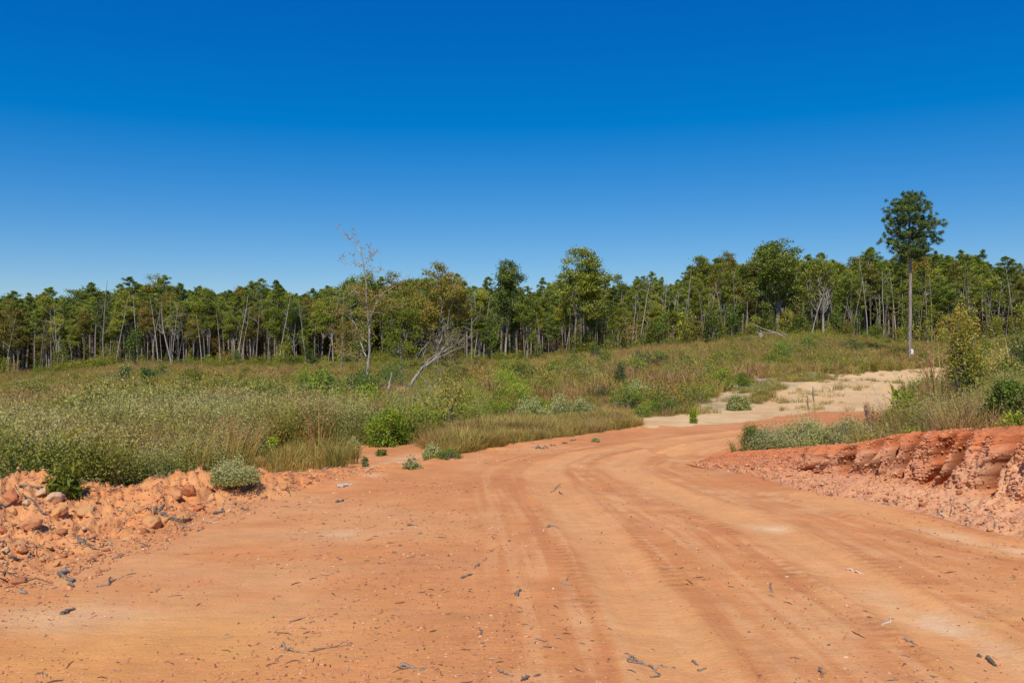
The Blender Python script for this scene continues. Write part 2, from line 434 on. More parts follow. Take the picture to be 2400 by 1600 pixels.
M_DIRT = dirt_mat("dirt")
M_CLOD = dirt_mat("clod", use_col=False, specks=False, bump=.8)
M_BANK = dirt_mat("bank_clay", bump=.75, colvar=.22, stretch=(6, 4, 3), dist=.014)
M_PALE = dirt_mat("gravel", bump=.8)
M_FIELD = dirt_mat("field_soil", bump=.8, specks=False)
M_BARK_PINE = bark_mat("pine_bark", (.12, .09, .07), (.36, .29, .235))
M_BARK_PALE = bark_mat("pale_bark", (.20, .165, .13), (.46, .405, .34), 5, .3)
M_BARK_MID = bark_mat("dead_bark", (.15, .125, .10), (.35, .305, .255), 6, .3)
M_BARK_GREY = bark_mat("grey_bark", (.13, .11, .095), (.34, .30, .26), 6, .25)
M_WOOD = bark_mat("weathered_wood", (.10, .07, .05), (.31, .24, .175), 20, .3)
M_WOOD_PALE = bark_mat("bleached_wood", (.42, .34, .24), (.70, .60, .46), 20, .3)
M_PINE = leaf_mat("pine_needles", [(0, (0.078, 0.113, 0.019)), (.45, (0.227, 0.284, 0.036)), (.8, (0.422, 0.450, 0.055)), (1, (0.562, 0.496, 0.085))], .3)
M_PINE_D = leaf_mat("lone_pine_needles", [(0, (.045, .08, .022)), (.45, (.125, .185, .042)), (.8, (.24, .30, .065)), (1, (.34, .36, .09))], .3)
M_OAK = leaf_mat("oak_leaves", [(0, (0.085, 0.113, 0.017)), (.4, (0.273, 0.300, 0.036)), (.75, (0.500, 0.466, 0.057)), (1, (0.620, 0.496, 0.072))], .3, .5)
M_OAKB = leaf_mat("turning_leaves", [(0, (0.110, 0.106, 0.022)), (.4, (0.250, 0.226, 0.036)), (.75, (0.406, 0.284, 0.055)), (1, (0.531, 0.240, 0.072))], .3, .5)
M_OAKD = leaf_mat("dark_oak_leaves", [(0, (0.055, 0.090, 0.017)), (.5, (0.195, 0.247, 0.036)), (1, (0.437, 0.434, 0.060))], .25, .42)
M_UNDER = leaf_mat("understorey_leaves", [(0, (0.075, 0.112, 0.014)), (.5, (0.200, 0.237, 0.026)), (.85, (0.350, 0.325, 0.040)), (1, (0.475, 0.350, 0.060))], .35, .5)
M_BRIGHT = leaf_mat("bright_leaves", [(0, (.07, .14, .014)), (.5, (.20, .32, .02)), (1, (.44, .48, .035))], .35, .45, .2, .2)
M_GREEN = leaf_mat("green_leaves", [(0, (0.054, 0.104, 0.014)), (.5, (0.149, 0.221, 0.025)), (1, (0.324, 0.364, 0.045))], .3, .5)
M_CEDAR = leaf_mat("cedar_leaves", [(0, (0.037, 0.072, 0.018)), (.6, (0.088, 0.138, 0.032)), (1, (0.175, 0.216, 0.050))], .2, .6)
M_SAGE = leaf_mat("sage_weed", [(0, (.13, .16, .04)), (.5, (.31, .33, .095)), (.8, (.47, .455, .165)), (1, (.62, .57, .29))], .3, .7, .25)
M_OLIVE = leaf_mat("olive_weed", [(0, (.13, .13, .025)), (.5, (.33, .31, .065)), (.85, (.50, .44, .13)), (1, (.64, .55, .25))], .35, .7, .25)
M_SEDGE = leaf_mat("dry_grass", [(0, (0.160, 0.107, 0.028)), (.4, (0.360, 0.255, 0.057)), (.75, (0.520, 0.393, 0.104)), (1, (0.620, 0.510, 0.180))], .35, .75, .4)
M_RUST = leaf_mat("rusty_grass", [(0, (.20, .10, .045)), (.5, (.42, .235, .10)), (1, (.58, .37, .17))], .35, .75, .3)
M_GRASS = leaf_mat("green_grass", [(0, (.11, .12, .02)), (.5, (.29, .26, .055)), (1, (.50, .40, .13))], .35, .7, .3)
M_YELLOW = leaf_mat("goldenrod", [(0, (.12, .15, .03)), (.5, (.40, .33, .03)), (1, (.62, .48, .03))], .3, .6)

# ------------------------------------------------------------------ terrain sheet, split into the surfaces it shows
PALE_POLY = [(1388, 955), (1440, 962), (1480, 974), (1560, 975), (1671, 963), (1783, 948), (1807, 932), (1850, 916), (1910, 900), (1990, 880), (2190, 862), (2330, 855), (2300, 900), (2160, 935), (2060, 965), (1910, 964), (1830, 974), (1711, 992), (1600, 1000), (1511, 1006), (1480, 990)]
MIX_POLY = [(1560, 968), (1690, 930), (1711, 905), (1800, 888), (1950, 878), (1990, 876), (1910, 902), (1850, 918), (1807, 934), (1783, 950), (1671, 966)]
SCRUB = [(600, 905), (700, 868), (860, 862), (1215, 852), (1240, 925), (1235, 965), (1150, 985), (1040, 1010), (985, 1045), (860, 1048), (700, 1046), (620, 1035), (600, 980)]
SCRUB_R = [(1235, 925), (1400, 900), (1560, 880), (1760, 868), (1800, 885), (1700, 905), (1670, 955), (1560, 968), (1480, 968), (1390, 948), (1330, 975), (1225, 990)]
STRIP = [(1000, 1085), (1010, 1030), (1060, 1000), (1200, 982), (1330, 975), (1400, 958), (1480, 974), (1540, 992), (1500, 1012), (1300, 1035), (1180, 1060)]
BARE_POLY = [(560, 1135), (600, 1062), (660, 1042), (800, 1048), (960, 1044), (1060, 1072), (1200, 1046), (1210, 1100), (900, 1160), (600, 1160)]

def zone_of(x, y):
    """0 field, 1 red graded road, 2 pale gravel road, 3 gravelly verge"""
    z = base_z(x, y)
    px, py = proj(x, np.maximum(y, .3), z)
    w = np.clip(14.0 / np.maximum(y, 1), .25, 3) * 8
    qx = px + w * 2.0 * fbm(x * 1.1, y * 1.1, 101, 3); qy = py + w * .9 * fbm(x * 1.6 + 9, y * .9, 103, 3)
    d, s, _ = seg_dist(x + .12 * fbm(x * 3, y * 3, 105, 3), y + .12 * fbm(x * 3, y * 3, 107, 3), ROAD_EDGE)
    side = s * d
    red = (side < 0.12) | inpoly(qx, qy, BARE_POLY)
    pale = inpoly(qx, qy, PALE_POLY)
    mixz = inpoly(qx, qy, MIX_POLY)
    # to the right of the road: beyond the bank and beyond px 1720
    right = (px > 1715) & (py < 1100)
    redr = (px > 1480) & (py < 1110) & (qy > 985 - 30 * (px > 1715)) & ((px > 1715) | (side < .3) | (y < 13.5)) & (qy > 955) & (px + 2 * (qy - 1000) < 2110)
    db, sb, _ = seg_dist(x, y, TOE)
    behind = (sb > 0) & (db > .2) & (y < 13.5)
    farpast = (px > 1730) & (y > 12.0) & (y < 90) & ~pale & ~mixz & ~redr
    z_ = np.where(red & ~(farpast | behind), 1, 0)
    z_ = np.where(redr, 1, z_)
    z_ = np.where(mixz, 3, z_); z_ = np.where(pale, 2, z_)
    z_ = np.where((y > 60) & (z_ == 1), 0, z_)
    return z_, px, py, side

def make_sheet():
    cols = np.concatenate([np.arange(-3000, -240, 90), np.arange(-240, 2640, 4.2), np.arange(2640, 5600, 90)])
    rows = np.concatenate([np.linspace(.6, 3.4, 14), np.exp(np.arange(math.log(3.5), math.log(24), .0046)), np.exp(np.arange(math.log(24), math.log(175), .022)),
                           np.exp(np.linspace(math.log(175), math.log(2800), 24))])
    PX, YY = np.meshgrid(cols, rows)
    # rows beyond are shifted a little so that the grid does not alias
    XX = (PX - 1200) / FPX * YY
    x = XX.ravel(); y = YY.ravel(); z = terrain(x, y)
    zone, px, py, side = zone_of(x, y)
    # soft colour weights
    n1 = fbm(x * .55, y * .8, 201, 4); n2 = fbm(x * 1.7, y * 2.6, 203, 4); n3 = fbm(x * .22, y * .35, 205, 3)
    red = np.array([.52, .20, .085]); orange = np.array([.62, .262, .11]); yell = np.array([.70, .34, .12]); tan = np.array([.66, .345, .175]); pale = np.array([.72, .50, .29])
    lay = lambda c, k, w: c * (1 - w[:, None]) + k[None] * w[:, None]
    c = np.tile(orange, (len(x), 1))
    c = lay(c, red, .5 * sm(-.05, .55, n1 + .35 * n2))
    c = lay(c, tan, .55 * sm(.0, .5, -n1 + .3 * n2))
    yb = np.exp(-((px - 250) / 620) ** 2) * sm(1330, 1500, py) + .5 * np.exp(-((px - 1650) / 260) ** 2) * sm(1280, 1400, py) + .6 * sm(2000, 2400, px) * sm(1300, 1500, py)
    c = lay(c, yell, np.clip(yb * (.6 + .6 * n2), 0, .65))
    c = lay(c, np.array([.50, .205, .095]), .45 * np.exp(-((px - 1020 + (1400 - py) * .2) / 130) ** 2) * sm(1180, 1300, py) * sm(-.3, .4, n2))
    c = lay(c, np.array([.70, .44, .27]), .7 * np.exp(-((px - 120) / 330) ** 2 - ((py - 1450 - (px - 120) * -.12) / 42) ** 2) * sm(-.5, .2, n2))
    rb = sm(1500, 1700, px) * sm(1160, 1080, py) * .55 + sm(1650, 1800, px) * sm(1200, 1130, py) * .3
    c = lay(c, red * 1.08, np.clip(rb * (.7 + .6 * n1), 0, .8))
    for T, wd, k in ((TRACK_A, .27, .55), (TRACK_B, .27, .62), (TRACK_C, .22, .5)):
        d, s_, al_ = seg_dist(x, y, T)
        wv = sm(wd * 1.18, wd * .82, d + .05 * n2)
        st_ = fbm(s_ * d * 16, al_ * .7, 241, 3); st2 = fbm(s_ * d * 5, al_ * .35, 243, 3); cor = sm(1.35, .5, d)
        c = lay(c, red * 1.0, .55 * cor * sm(.05, .40, st_) * sm(-.3, .3, st2)); c = lay(c, np.array([.72, .40, .21]), .45 * cor * sm(.08, .45, -st_))
        c = lay(c, np.array([.70, .35, .16]), np.clip(k * wv * (.75 + .5 * sm(-.3, .3, st_)), 0, 1))
        edge = np.exp(-((d - .52) / .12) ** 2) * sm(-.2, .35, fbm(x * 3, y * 5, 231, 3))
        tread = np.exp(-((d - .36) / .10) ** 2) * sm(-.1, .3, fbm(x * 1.2, y * 1.5, 233, 3)) * (np.sin(al_ * 62 + d * 14) > .1) * sm(11, 8, y)
        c = lay(c, red * .8, np.clip(.55 * tread, 0, 1))
        c = lay(c, red * .98, np.clip(.6 * edge, 0, 1))
    # pale streaks
    for (sx, sy, a, b, ang) in ((2220, 1470, 190, 26, .42), (870, 1252, 150, 10, 0), (905, 1100, 90, 14, -.35), (1810, 1238, 60, 7, .1), (2330, 1278, 200, 12, .22), (2080, 1580, 60, 12, .2), (1240, 1590, 60, 16, 0), (1640, 1085, 60, 16, .2)):
        dx = px - sx; dy = py - sy; u = dx * math.cos(ang) + dy * math.sin(ang); v = -dx * math.sin(ang) + dy * math.cos(ang)
        c = lay(c, np.array([.76, .53, .35]), .75 * np.exp(-(u / a) ** 2 - (v / b) ** 2) * sm(-.35, .3, n2))
    # pale gravel road and verge, then the field soil
    cp = np.tile(np.array([.68, .46, .265]), (len(x), 1)); cp = lay(cp, np.array([.62, .36, .185]), .75 * sm(-.15, .35, n1 + .3 * n2) * sm(880, 950, py)); cp = lay(cp, np.array([.48, .33, .18]), .5 * sm(.1, .5, fbm(x * 1.1, y * .35, 251, 4))); cp = lay(cp, np.array([.74, .56, .35]), .5 * sm(0, .5, n2))
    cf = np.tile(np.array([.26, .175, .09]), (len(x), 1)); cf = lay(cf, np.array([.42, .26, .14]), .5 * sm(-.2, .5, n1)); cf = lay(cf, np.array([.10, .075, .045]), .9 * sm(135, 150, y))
    ce = np.tile(np.array([.58, .42, .27]), (len(x), 1)); ce = lay(ce, np.array([.36, .26, .15]), .8 * sm(-.2, .4, n2))
    zone_c = zone[:, None]
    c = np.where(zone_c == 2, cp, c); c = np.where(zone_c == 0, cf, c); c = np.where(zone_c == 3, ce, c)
    nb = side < -.0
    c = np.clip(c, .01, .95); c[:, 1] *= .965; c[:, 2] *= .82
    nr, nc = len(rows), len(cols)
    i = (np.arange(nr - 1)[:, None] * nc + np.arange(nc - 1)[None, :]).ravel()
    F = np.stack([i, i + 1, i + nc + 1, i + nc], 1)
    P = np.stack([x, y, z], 1)
    fz = zone[F[:, 0]]
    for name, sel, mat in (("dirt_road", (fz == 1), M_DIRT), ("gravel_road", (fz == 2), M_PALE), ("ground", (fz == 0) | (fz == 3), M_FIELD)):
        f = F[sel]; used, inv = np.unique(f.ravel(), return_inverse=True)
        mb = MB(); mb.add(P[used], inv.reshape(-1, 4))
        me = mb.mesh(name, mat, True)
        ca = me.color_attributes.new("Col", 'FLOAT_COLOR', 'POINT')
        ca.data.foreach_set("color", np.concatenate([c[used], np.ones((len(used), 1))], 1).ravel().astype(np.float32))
        tag(obj(name, me), {"dirt_road": "graded orange red clay road with tan wheel tracks", "gravel_road": "pale sandy gravel road climbing past the lone pine",
                            "ground": "rough cleared field of soil under grass and weeds"}[name], kind='structure')
make_sheet()

# graded yard around and behind the camera
mb = MB(); gx, gy = np.meshgrid(np.linspace(-60, 60, 25), np.linspace(-80, .8, 17)); gz = np.full(gx.shape, -.012)
i = (np.arange(16)[:, None] * 25 + np.arange(24)[None, :]).ravel()
mb.add(np.stack([gx.ravel(), gy.ravel(), gz.ravel()], 1), np.stack([i, i + 1, i + 26, i + 25], 1))
me = mb.mesh("dirt_yard", M_DIRT, True); ca = me.color_attributes.new("Col", 'FLOAT_COLOR', 'POINT')
ca.data.foreach_set("color", np.tile([.60, .29, .12, 1.0], gx.size).astype(np.float32)); tag(obj("dirt_road", me), "graded orange clay behind the camera", kind='structure')

# ------------------------------------------------------------------ cut bank on the right
def make_bank():
    toe = np.array(TOE[:12]); seg = np.hypot(*np.diff(toe, axis=0).T); L = np.concatenate([[0], np.cumsum(seg)])
    nu, nsv = 980, 190
    # finer towards the part in view
    t = np.linspace(0, 1, nu) ** 1.0 * (L[-1] - .01)
    tx = np.interp(t, L, toe[:, 0]); ty = np.interp(t, L, toe[:, 1])
    k = np.hanning(61); k /= k.sum()
    txs = np.convolve(np.pad(tx, 30, mode='edge'), k, 'valid'); tys = np.convolve(np.pad(ty, 30, mode='edge'), k, 'valid')
    dx = np.gradient(txs); dy = np.gradient(tys); l = np.hypot(dx, dy); nx, ny = -dy / l, dx / l      # normal pointing away from the road
    H = np.interp(t, L, TOE_H[:12])
    H = H * (1 + .07 * fbm(t * 1.7, t * 0, 301, 3)) + .035 * fbm(t * 4.5, t * 0 + 5, 303, 3) * sm(.1, .4, H)
    s = np.linspace(0, 1, nsv)
    # profile knots: distance behind the toe, fraction of the height
    ks = [0, .04, .20, .34, .62, .72, .80, .92, 1.0]
    kd = [-.28, -.10, .16, .38, .54, .62, .90, 2.0, 2.8]
    kh = [-.10, .00, .10, .26, .86, .99, 1.02, 1.00, .45]
    U, S = np.meshgrid(t, s, indexing='ij')
    D = np.interp(S, ks, kd); Hf = np.interp(S, ks, kh)
    wface = sm(.20, .34, S) * sm(.93, .80, S)
    Hn = H[:, None]
    # gullies: deep vertical cuts at uneven spacing, and finer flutes
    uw = U + .16 * fbm(U * 2.1, Hf * 1.6, 311, 3) + .10 * (1 - Hf)
    g = np.zeros_like(U)
    rng = np.random.default_rng(8)
    gpos = [2.35, 2.6, 2.95, 3.3, 3.55, 3.72, 4.0, 4.28, 4.45, 4.85, 5.4, 5.8, 6.35, 7.2, 8.3, 9.4]
    for gp in gpos:
        wdt = rng.uniform(.045, .10); dep = rng.uniform(.32, .60)
        if abs(gp - 5.4) < .01: wdt, dep = .26, 1.1
        dq = (uw - gp) / wdt; g = np.maximum(g, dep * np.exp(-np.where(dq < 0, dq * 2.2, dq * .9) ** 2))
    fl = 1 - np.abs(fbm(uw * 5.5, Hf * .9 + 3, 321, 3)); fl2 = np.abs(fbm(uw * 15, Hf * 1.6, 323, 3)); fl3 = np.abs(fbm(U * 42, S * 9, 325, 3))
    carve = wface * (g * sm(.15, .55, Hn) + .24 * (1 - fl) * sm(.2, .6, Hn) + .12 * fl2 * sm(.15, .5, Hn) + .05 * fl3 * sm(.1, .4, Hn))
    X = txs[:, None] + nx[:, None] * (D * (.55 + .45 * sm(0, .6, Hn)) + carve)
    Y = tys[:, None] + ny[:, None] * (D * (.55 + .45 * sm(0, .6, Hn)) + carve)
    Z = base_z(X.ravel(), Y.ravel()).reshape(X.shape) * sm(1.2, .4, D) - .006 + Hf * Hn
    wtop = sm(.66, .76, S) * sm(1, .9, S)
    wscree = sm(.02, .10, S) * sm(.42, .28, S)
    b1 = 1 - np.abs(fbm(X * 5, Y * 5, 331, 3)); b2 = 1 - np.abs(fbm(X * 13, Y * 13, 333, 3)); b3 = 1 - np.abs(fbm(X * 34, Y * 34, 335, 2))
    Z += wscree * sm(0.03, .3, Hn) * (.05 * (b1 - .6) + .045 * (b2 - .6) + .018 * (b3 - .6)) + wtop * (.07 * (b1 - .6) + .05 * (b2 - .6) + .018 * (b3 - .6))
    V_ = Hf * .9 + D
    q2 = 1 - np.abs(fbm(U * 9, V_ * 6, 351, 3)); q3 = 1 - np.abs(fbm(U * 26, V_ * 20, 353, 3))
    X = X - nx[:, None] * wface * sm(.12, .55, Hn) * (.03 * (q2 - .7) + .035 * (q3 - .6)); Y = Y - ny[:, None] * wface * sm(.12, .55, Hn) * (.03 * (q2 - .7) + .035 * (q3 - .6))
    Z -= .06 * np.exp(-U / .35); Z -= .30 * Hn * sm(.15, .6, carve) * sm(.75, .95, S) * sm(1, .9, S) - .02 * (S < .001)
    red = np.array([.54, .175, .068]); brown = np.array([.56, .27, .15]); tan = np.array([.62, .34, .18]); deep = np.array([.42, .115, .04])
    n = fbm(X * 2, Y * 2 + Z * 4, 341, 4); n2 = fbm(U * 6, S * 9, 343, 3)
    c = np.empty(X.shape + (3,)); c[:] = red
    lay = lambda c, k, w: c * (1 - w[..., None]) + k * w[..., None]
    c = lay(c, brown, np.clip(.95 * sm(.12, .5, Hn) * sm(.88, .70, Hf + .10 * n) * np.ones_like(S), 0, 1))
    c = lay(c, tan, .65 * sm(-.05, .45, n) * sm(.1, .4, Hn) * sm(.9, .7, Hf))
    c = lay(c, tan * 1.05, .8 * np.exp(-((U + (Hf - .5) * -.4 - 5.0) / .16) ** 2) * sm(.95, .8, Hf))
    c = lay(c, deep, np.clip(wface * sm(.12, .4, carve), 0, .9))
    c = lay(c, np.array([.60, .29, .135]), .6 * wscree * sm(-.2, .3, n2))
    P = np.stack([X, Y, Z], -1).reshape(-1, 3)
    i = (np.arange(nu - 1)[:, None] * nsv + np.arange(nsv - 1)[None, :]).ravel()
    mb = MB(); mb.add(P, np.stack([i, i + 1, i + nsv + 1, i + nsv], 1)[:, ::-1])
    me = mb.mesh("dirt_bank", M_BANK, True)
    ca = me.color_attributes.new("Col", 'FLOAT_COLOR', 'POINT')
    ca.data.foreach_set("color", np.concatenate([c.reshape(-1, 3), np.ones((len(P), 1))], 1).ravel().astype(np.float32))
    tag(obj("dirt_bank", me), "steep red clay cut bank with gullies along the right side of the road", kind='structure')
    return P.reshape(nu, nsv, 3)
BANK = make_bank()

# ------------------------------------------------------------------ clods and stones
def lump_mesh(name, seed, mat, sub=3, rough=.28, sq=(1, 1, .75)):
    import bmesh
    bm = bmesh.new(); bmesh.ops.create_icosphere(bm, subdivisions=sub, radius=1)
    rg = np.random.default_rng(seed)
    co = np.array([v.co[:] for v in bm.verts]); d = np.ones(len(co))
    for _ in range(13):           # flat broken faces
        n = rg.normal(size=3); n /= np.linalg.norm(n); o = rg.uniform(.55, .9)
        k = co @ n; d = np.minimum(d, np.where(k > 1e-3, o / np.maximum(k, 1e-3), 9))
    d = d * (1 + rough * .45 * fbm(co[:, 0] * 2 + seed, co[:, 1] * 2 + co[:, 2] * 1.7, seed, 3))
    co = co * d[:, None] * np.array(sq)
    for v, c in zip(bm.verts, co): v.co = c
    me = bpy.data.meshes.new(name); bm.to_mesh(me); bm.free()
    me.polygons.foreach_set("use_smooth", np.full(len(me.polygons), True)); me.materials.append(mat)
    return me
CLODS = [lump_mesh("clod", 500 + k, M_CLOD, 3 if k < 6 else 2) for k in range(9)]
rnd = random.Random(4)
def put_lump(me, loc, r, label, cat="clod", group=None, name="dirt_clod", sink=.35, sc=None):
    o = obj(name, me, None, (loc[0], loc[1], loc[2] + r * (.7 - sink)))
    s = sc or (rnd.uniform(.8, 1.25), rnd.uniform(.8, 1.25), rnd.uniform(.7, 1.05))
    o.scale = (r * s[0], r * s[1], r * s[2]); o.rotation_euler = (rnd.uniform(-.5, .5), rnd.uniform(-.5, .5), rnd.uniform(0, 6.28))
    return tag(o, label, cat, group)
def col_lump(seed, col, rough=.3):
    m = dirt_mat("clod_colour", use_col=True, specks=False, bump=.8)
    me = lump_mesh("clod", seed, m, 4, rough)
    ca = me.color_attributes.new("Col", 'FLOAT_COLOR', 'POINT'); ca.data.foreach_set("color", np.tile([*col, 1.0], len(me.vertices)).astype(np.float32))
    return me
RED, ORA, YEL, PAL = (.52, .19, .08), (.60, .27, .12), (.64, .31, .12), (.62, .39, .23)
for (px, py, w, col, lab) in [
    (25, 1162, 46, RED, "big dark red clod on the crest at the far left end of the berm"),
    (40, 1172, 20, RED, "small red clod tucked against the big dark red clod"),
    (98, 1150, 30, PAL, "cream clay lump on the crest just right of the big dark red clod"),
    (128, 1172, 50, PAL, "wide pale clay slab leaning on the crest under the broad-leaved weed"),
    (138, 1205, 46, YEL, "pointed orange clod shaped like a tooth below the pale clay slab"),
    (62, 1178, 24, PAL, "knobbly cream clod wrapped in roots on the berm"),
    (32, 1200, 22, YEL, "upright yellow finger of clay in the root tangle"),
    (412, 1160, 34, ORA, "round orange clod alone on the crest of the berm"),
    (444, 1148, 42, RED, "red clod at the top of the small peak right of the round clod"),
    (466, 1190, 28, RED, "red round clod halfway down under the small peak"),
    (430, 1212, 44, YEL, "blocky yellow clay lump with a cracked right side"),
    (352, 1218, 60, YEL, "wide yellow ochre clod with a dark hollow"),
    (370, 1165, 30, ORA, "low orange clod left of the round one on the crest"),
    (148, 1225, 16, ORA, "little brown clod below the tooth shaped clod"),
    (75, 1230, 50, ORA, "flat broad orange slab half buried in the berm"),
    (8, 1245, 22, RED, "red clod cut by the left picture edge, above two others"),
    (52, 1290, 36, ORA, "leaning orange clod low on the left berm"),
    (15, 1290, 24, PAL, "grey tan stone at the left picture edge low on the berm"),
    (2345, 1238, 30, RED, "broad red clod at the foot of the bank near the right picture edge"),
    (2268, 1196, 14, (.22, .10, .06), "dark round stone sitting at the foot of the bank"),
    (2090, 1158, 24, RED, "red block at the toe of the bank beside cream stones"),
    (2030, 1158, 20, PAL, "cream stone, left of a pair at the toe of the bank"),
    (2052, 1158, 20, PAL, "cream stone, right of a pair at the toe of the bank"),
    (1912, 1133, 18, RED, "small red clod at the bank foot next to a pale stick"),
    (2128, 1163, 12, RED, "small dark red clod right of the red block at the toe"),
    (2170, 1200, 14, RED, "thin red chunk lying at the bend of the bank toe"),
]:
    p = ground_at(px, py + w * .22); r = w * .5 / FPX * p.y
    nm = "stone" if "stone" in lab else "dirt_clod"
    put_lump(col_lump(600 + px, col), p, r, lab, "stone" if nm == "stone" else "clod", name=nm, sc=(1.0, .85, .85), sink=.45)
n_c = 0
while n_c < 75:
    px = rnd.uniform(-60, 760); k = rnd.random()
    lo = np.interp(px, [-60, 230, 600, 760], [1400, 1320, 1185, 1125]); hi = np.interp(px, [-60, 0, 150, 300, 430, 500, 600, 760], [1150, 1160, 1185, 1190, 1160, 1145, 1140, 1105])
    py = hi + (lo - hi) * k ** 1.1
    p = ground_at(px, py); r = rnd.uniform(.015, .04) * (1.9 if rnd.random() < .15 else 1)
    put_lump(CLODS[rnd.randrange(9)], p, r, "small crumbly orange clod among many on the pushed up berm left of the road", "clod", "clods on the left berm", sink=.62)
    n_c += 1
for _ in range(90):
    i_ = int(rnd.uniform(60, 800)); j_ = int(rnd.triangular(6, 75, 20)); p = BANK[i_, j_]
    put_lump(CLODS[rnd.randrange(9)], p, rnd.uniform(.012, .04), "small red clay crumb among many on the scree under the right bank", "clod", "clods under the right bank", sink=.3)

# loose crumbs, too many to count
def scatter_mesh(name, pts, radii, mat, label, seed, squash=.7):
    rg = np.random.default_rng(seed); mb = MB()
    base = np.array([(1, 0, 0), (0, 1, 0), (-1, 0, 0), (0, -1, 0), (0, 0, 1), (.0, 0, -1)], float)
    fc = np.array([(0, 1, 4), (1, 2, 4), (2, 3, 4), (3, 0, 4), (1, 0, 5), (2, 1, 5), (3, 2, 5), (0, 3, 5)])
    n = len(pts); V = base[None] * (rg.uniform(.6, 1.3, (n, 6, 1))) * np.asarray(radii)[:, None, None]
    V[:, :, 2] *= squash
    a = rg.uniform(0, 6.28, n); ca_, sa_ = np.cos(a)[:, None], np.sin(a)[:, None]
    st = rg.uniform(.7, 1.6, n)[:, None]
    X = V[:, :, 0] * st; Y = V[:, :, 1]
    V = np.stack([X * ca_ - Y * sa_, X * sa_ + Y * ca_, V[:, :, 2]], -1) + np.asarray(pts)[:, None, :]
    F = (fc[None] + (np.arange(n) * 6)[:, None, None]).reshape(-1, 3)
    mb.add(V.reshape(-1, 3), F, np.repeat(rg.random(n), 6))
    return tag(obj(name, mb.mesh(name, mat)), label, kind='stuff')
def tint_mat(name, stops):
    m, nt = new_mat(name); L = nt.links
    out = N(nt, "ShaderNodeOutputMaterial"); pr = N(nt, "ShaderNodeBsdfPrincipled"); at_ = N(nt, "ShaderNodeAttribute", attribute_name="tint")
    rp = ramp(nt, stops); L.new(at_.outputs["Fac"], rp.inputs[0]); L.new(rp.outputs[0], pr.inputs["Base Color"]); pr.inputs["Roughness"].default_value = .9
    L.new(pr.outputs[0], out.inputs[0]); return m
M_CRUMB = tint_mat("crumbs", [(0, (.34, .12, .05)), (.5, (.54, .23, .10)), (.88, (.62, .32, .15)), (.93, (.66, .44, .28)), (.96, (.16, .09, .06))])
M_LITTER = tint_mat("litter", [(0, (.10, .055, .035)), (.6, (.20, .13, .085)), (.9, (.34, .27, .2)), (1, (.5, .4, .3))])
rg = np.random.default_rng(12)
def road_points(n, lo, hi, pw=1.0):
    out = []
    while len(out) < n:
        y = np.exp(rg.uniform(math.log(lo), math.log(hi), 4000)); px = rg.uniform(-150, 2550, 4000); x = (px - 1200) / FPX * y
        z, px_, py_, side = zone_of(x, y); db, sb, _ = seg_dist(x, y, TOE)
        d1, _, _ = seg_dist(x, y, TRACK_A); d2, _, _ = seg_dist(x, y, TRACK_B)
        dens = sm(-.3, .3, fbm(x * .8, y * .8, 401, 3) + .12) * np.where((d1 < .3) | (d2 < .3), .12, 1.0) * np.where(px_ < 1250, 1, .45)
        ok = (z == 1) & ~((sb > 0) & (db > .05)) & (rg.random(4000) < dens)
        for a, b in zip(x[ok], y[ok]): out.append((a, b))
    out = np.array(out[:n]); return np.column_stack([out, terrain(out[:, 0], out[:, 1])])
p_ = road_points(9000, 3.8, 24); scatter_mesh("dirt_crumbs", p_ + [0, 0, .002], np.minimum(rg.exponential(.0042, len(p_)) + .0022, .004 + .0016 * p_[:, 1]), M_CRUMB, "loose crumbs of clay and pebbles on the road", 21)
# crumbs on the berm and bank
pb = []
while len(pb) < 5200:
    px = rg.uniform(-150, 900); y = rg.uniform(5, 11.5); x = (px - 1200) / FPX * y
    d, s, _ = seg_dist(np.array([x]), np.array([y]), ROAD_EDGE); lo = np.interp(px, [-60, 230, 600, 760], [1420, 1335, 1190, 1125])
    z = float(terrain(x, y)); q = proj(x, y, z)[1]
    if q < lo and s[0] * d[0] < .35: pb.append((x, y, z))
pb = np.array(pb); scatter_mesh("dirt_crumbs", pb + [0, 0, .004], np.minimum(rg.exponential(.0055, len(pb)) + .003, .022), M_CRUMB, "crumbled clay lying over the left berm", 22, .9)
# crumbly face: small fragments standing out of the cut
iF = rg.integers(40, 900, 22000); jF = rg.integers(24, 150, 22000)
fr_ = rg.exponential(.0075, len(iF)) + .004; fr_ = np.minimum(fr_, .021) * np.clip(np.interp(iF, [40, 400], [.5, 1.0]), .5, 1)
kF = fbm(iF * .03, jF * .06, 411, 3) > -.45
M_FACE = tint_mat("face_crumbs", [(0, (.40, .13, .05)), (.4, (.54, .22, .095)), (.8, (.60, .29, .145)), (1, (.62, .36, .2))])
scatter_mesh("dirt_crumbs", BANK[iF[kF], jF[kF]] - [0, 0, .004], fr_[kF], M_FACE, "crumbly fragments of clay standing out of the bank face", 24, .8)
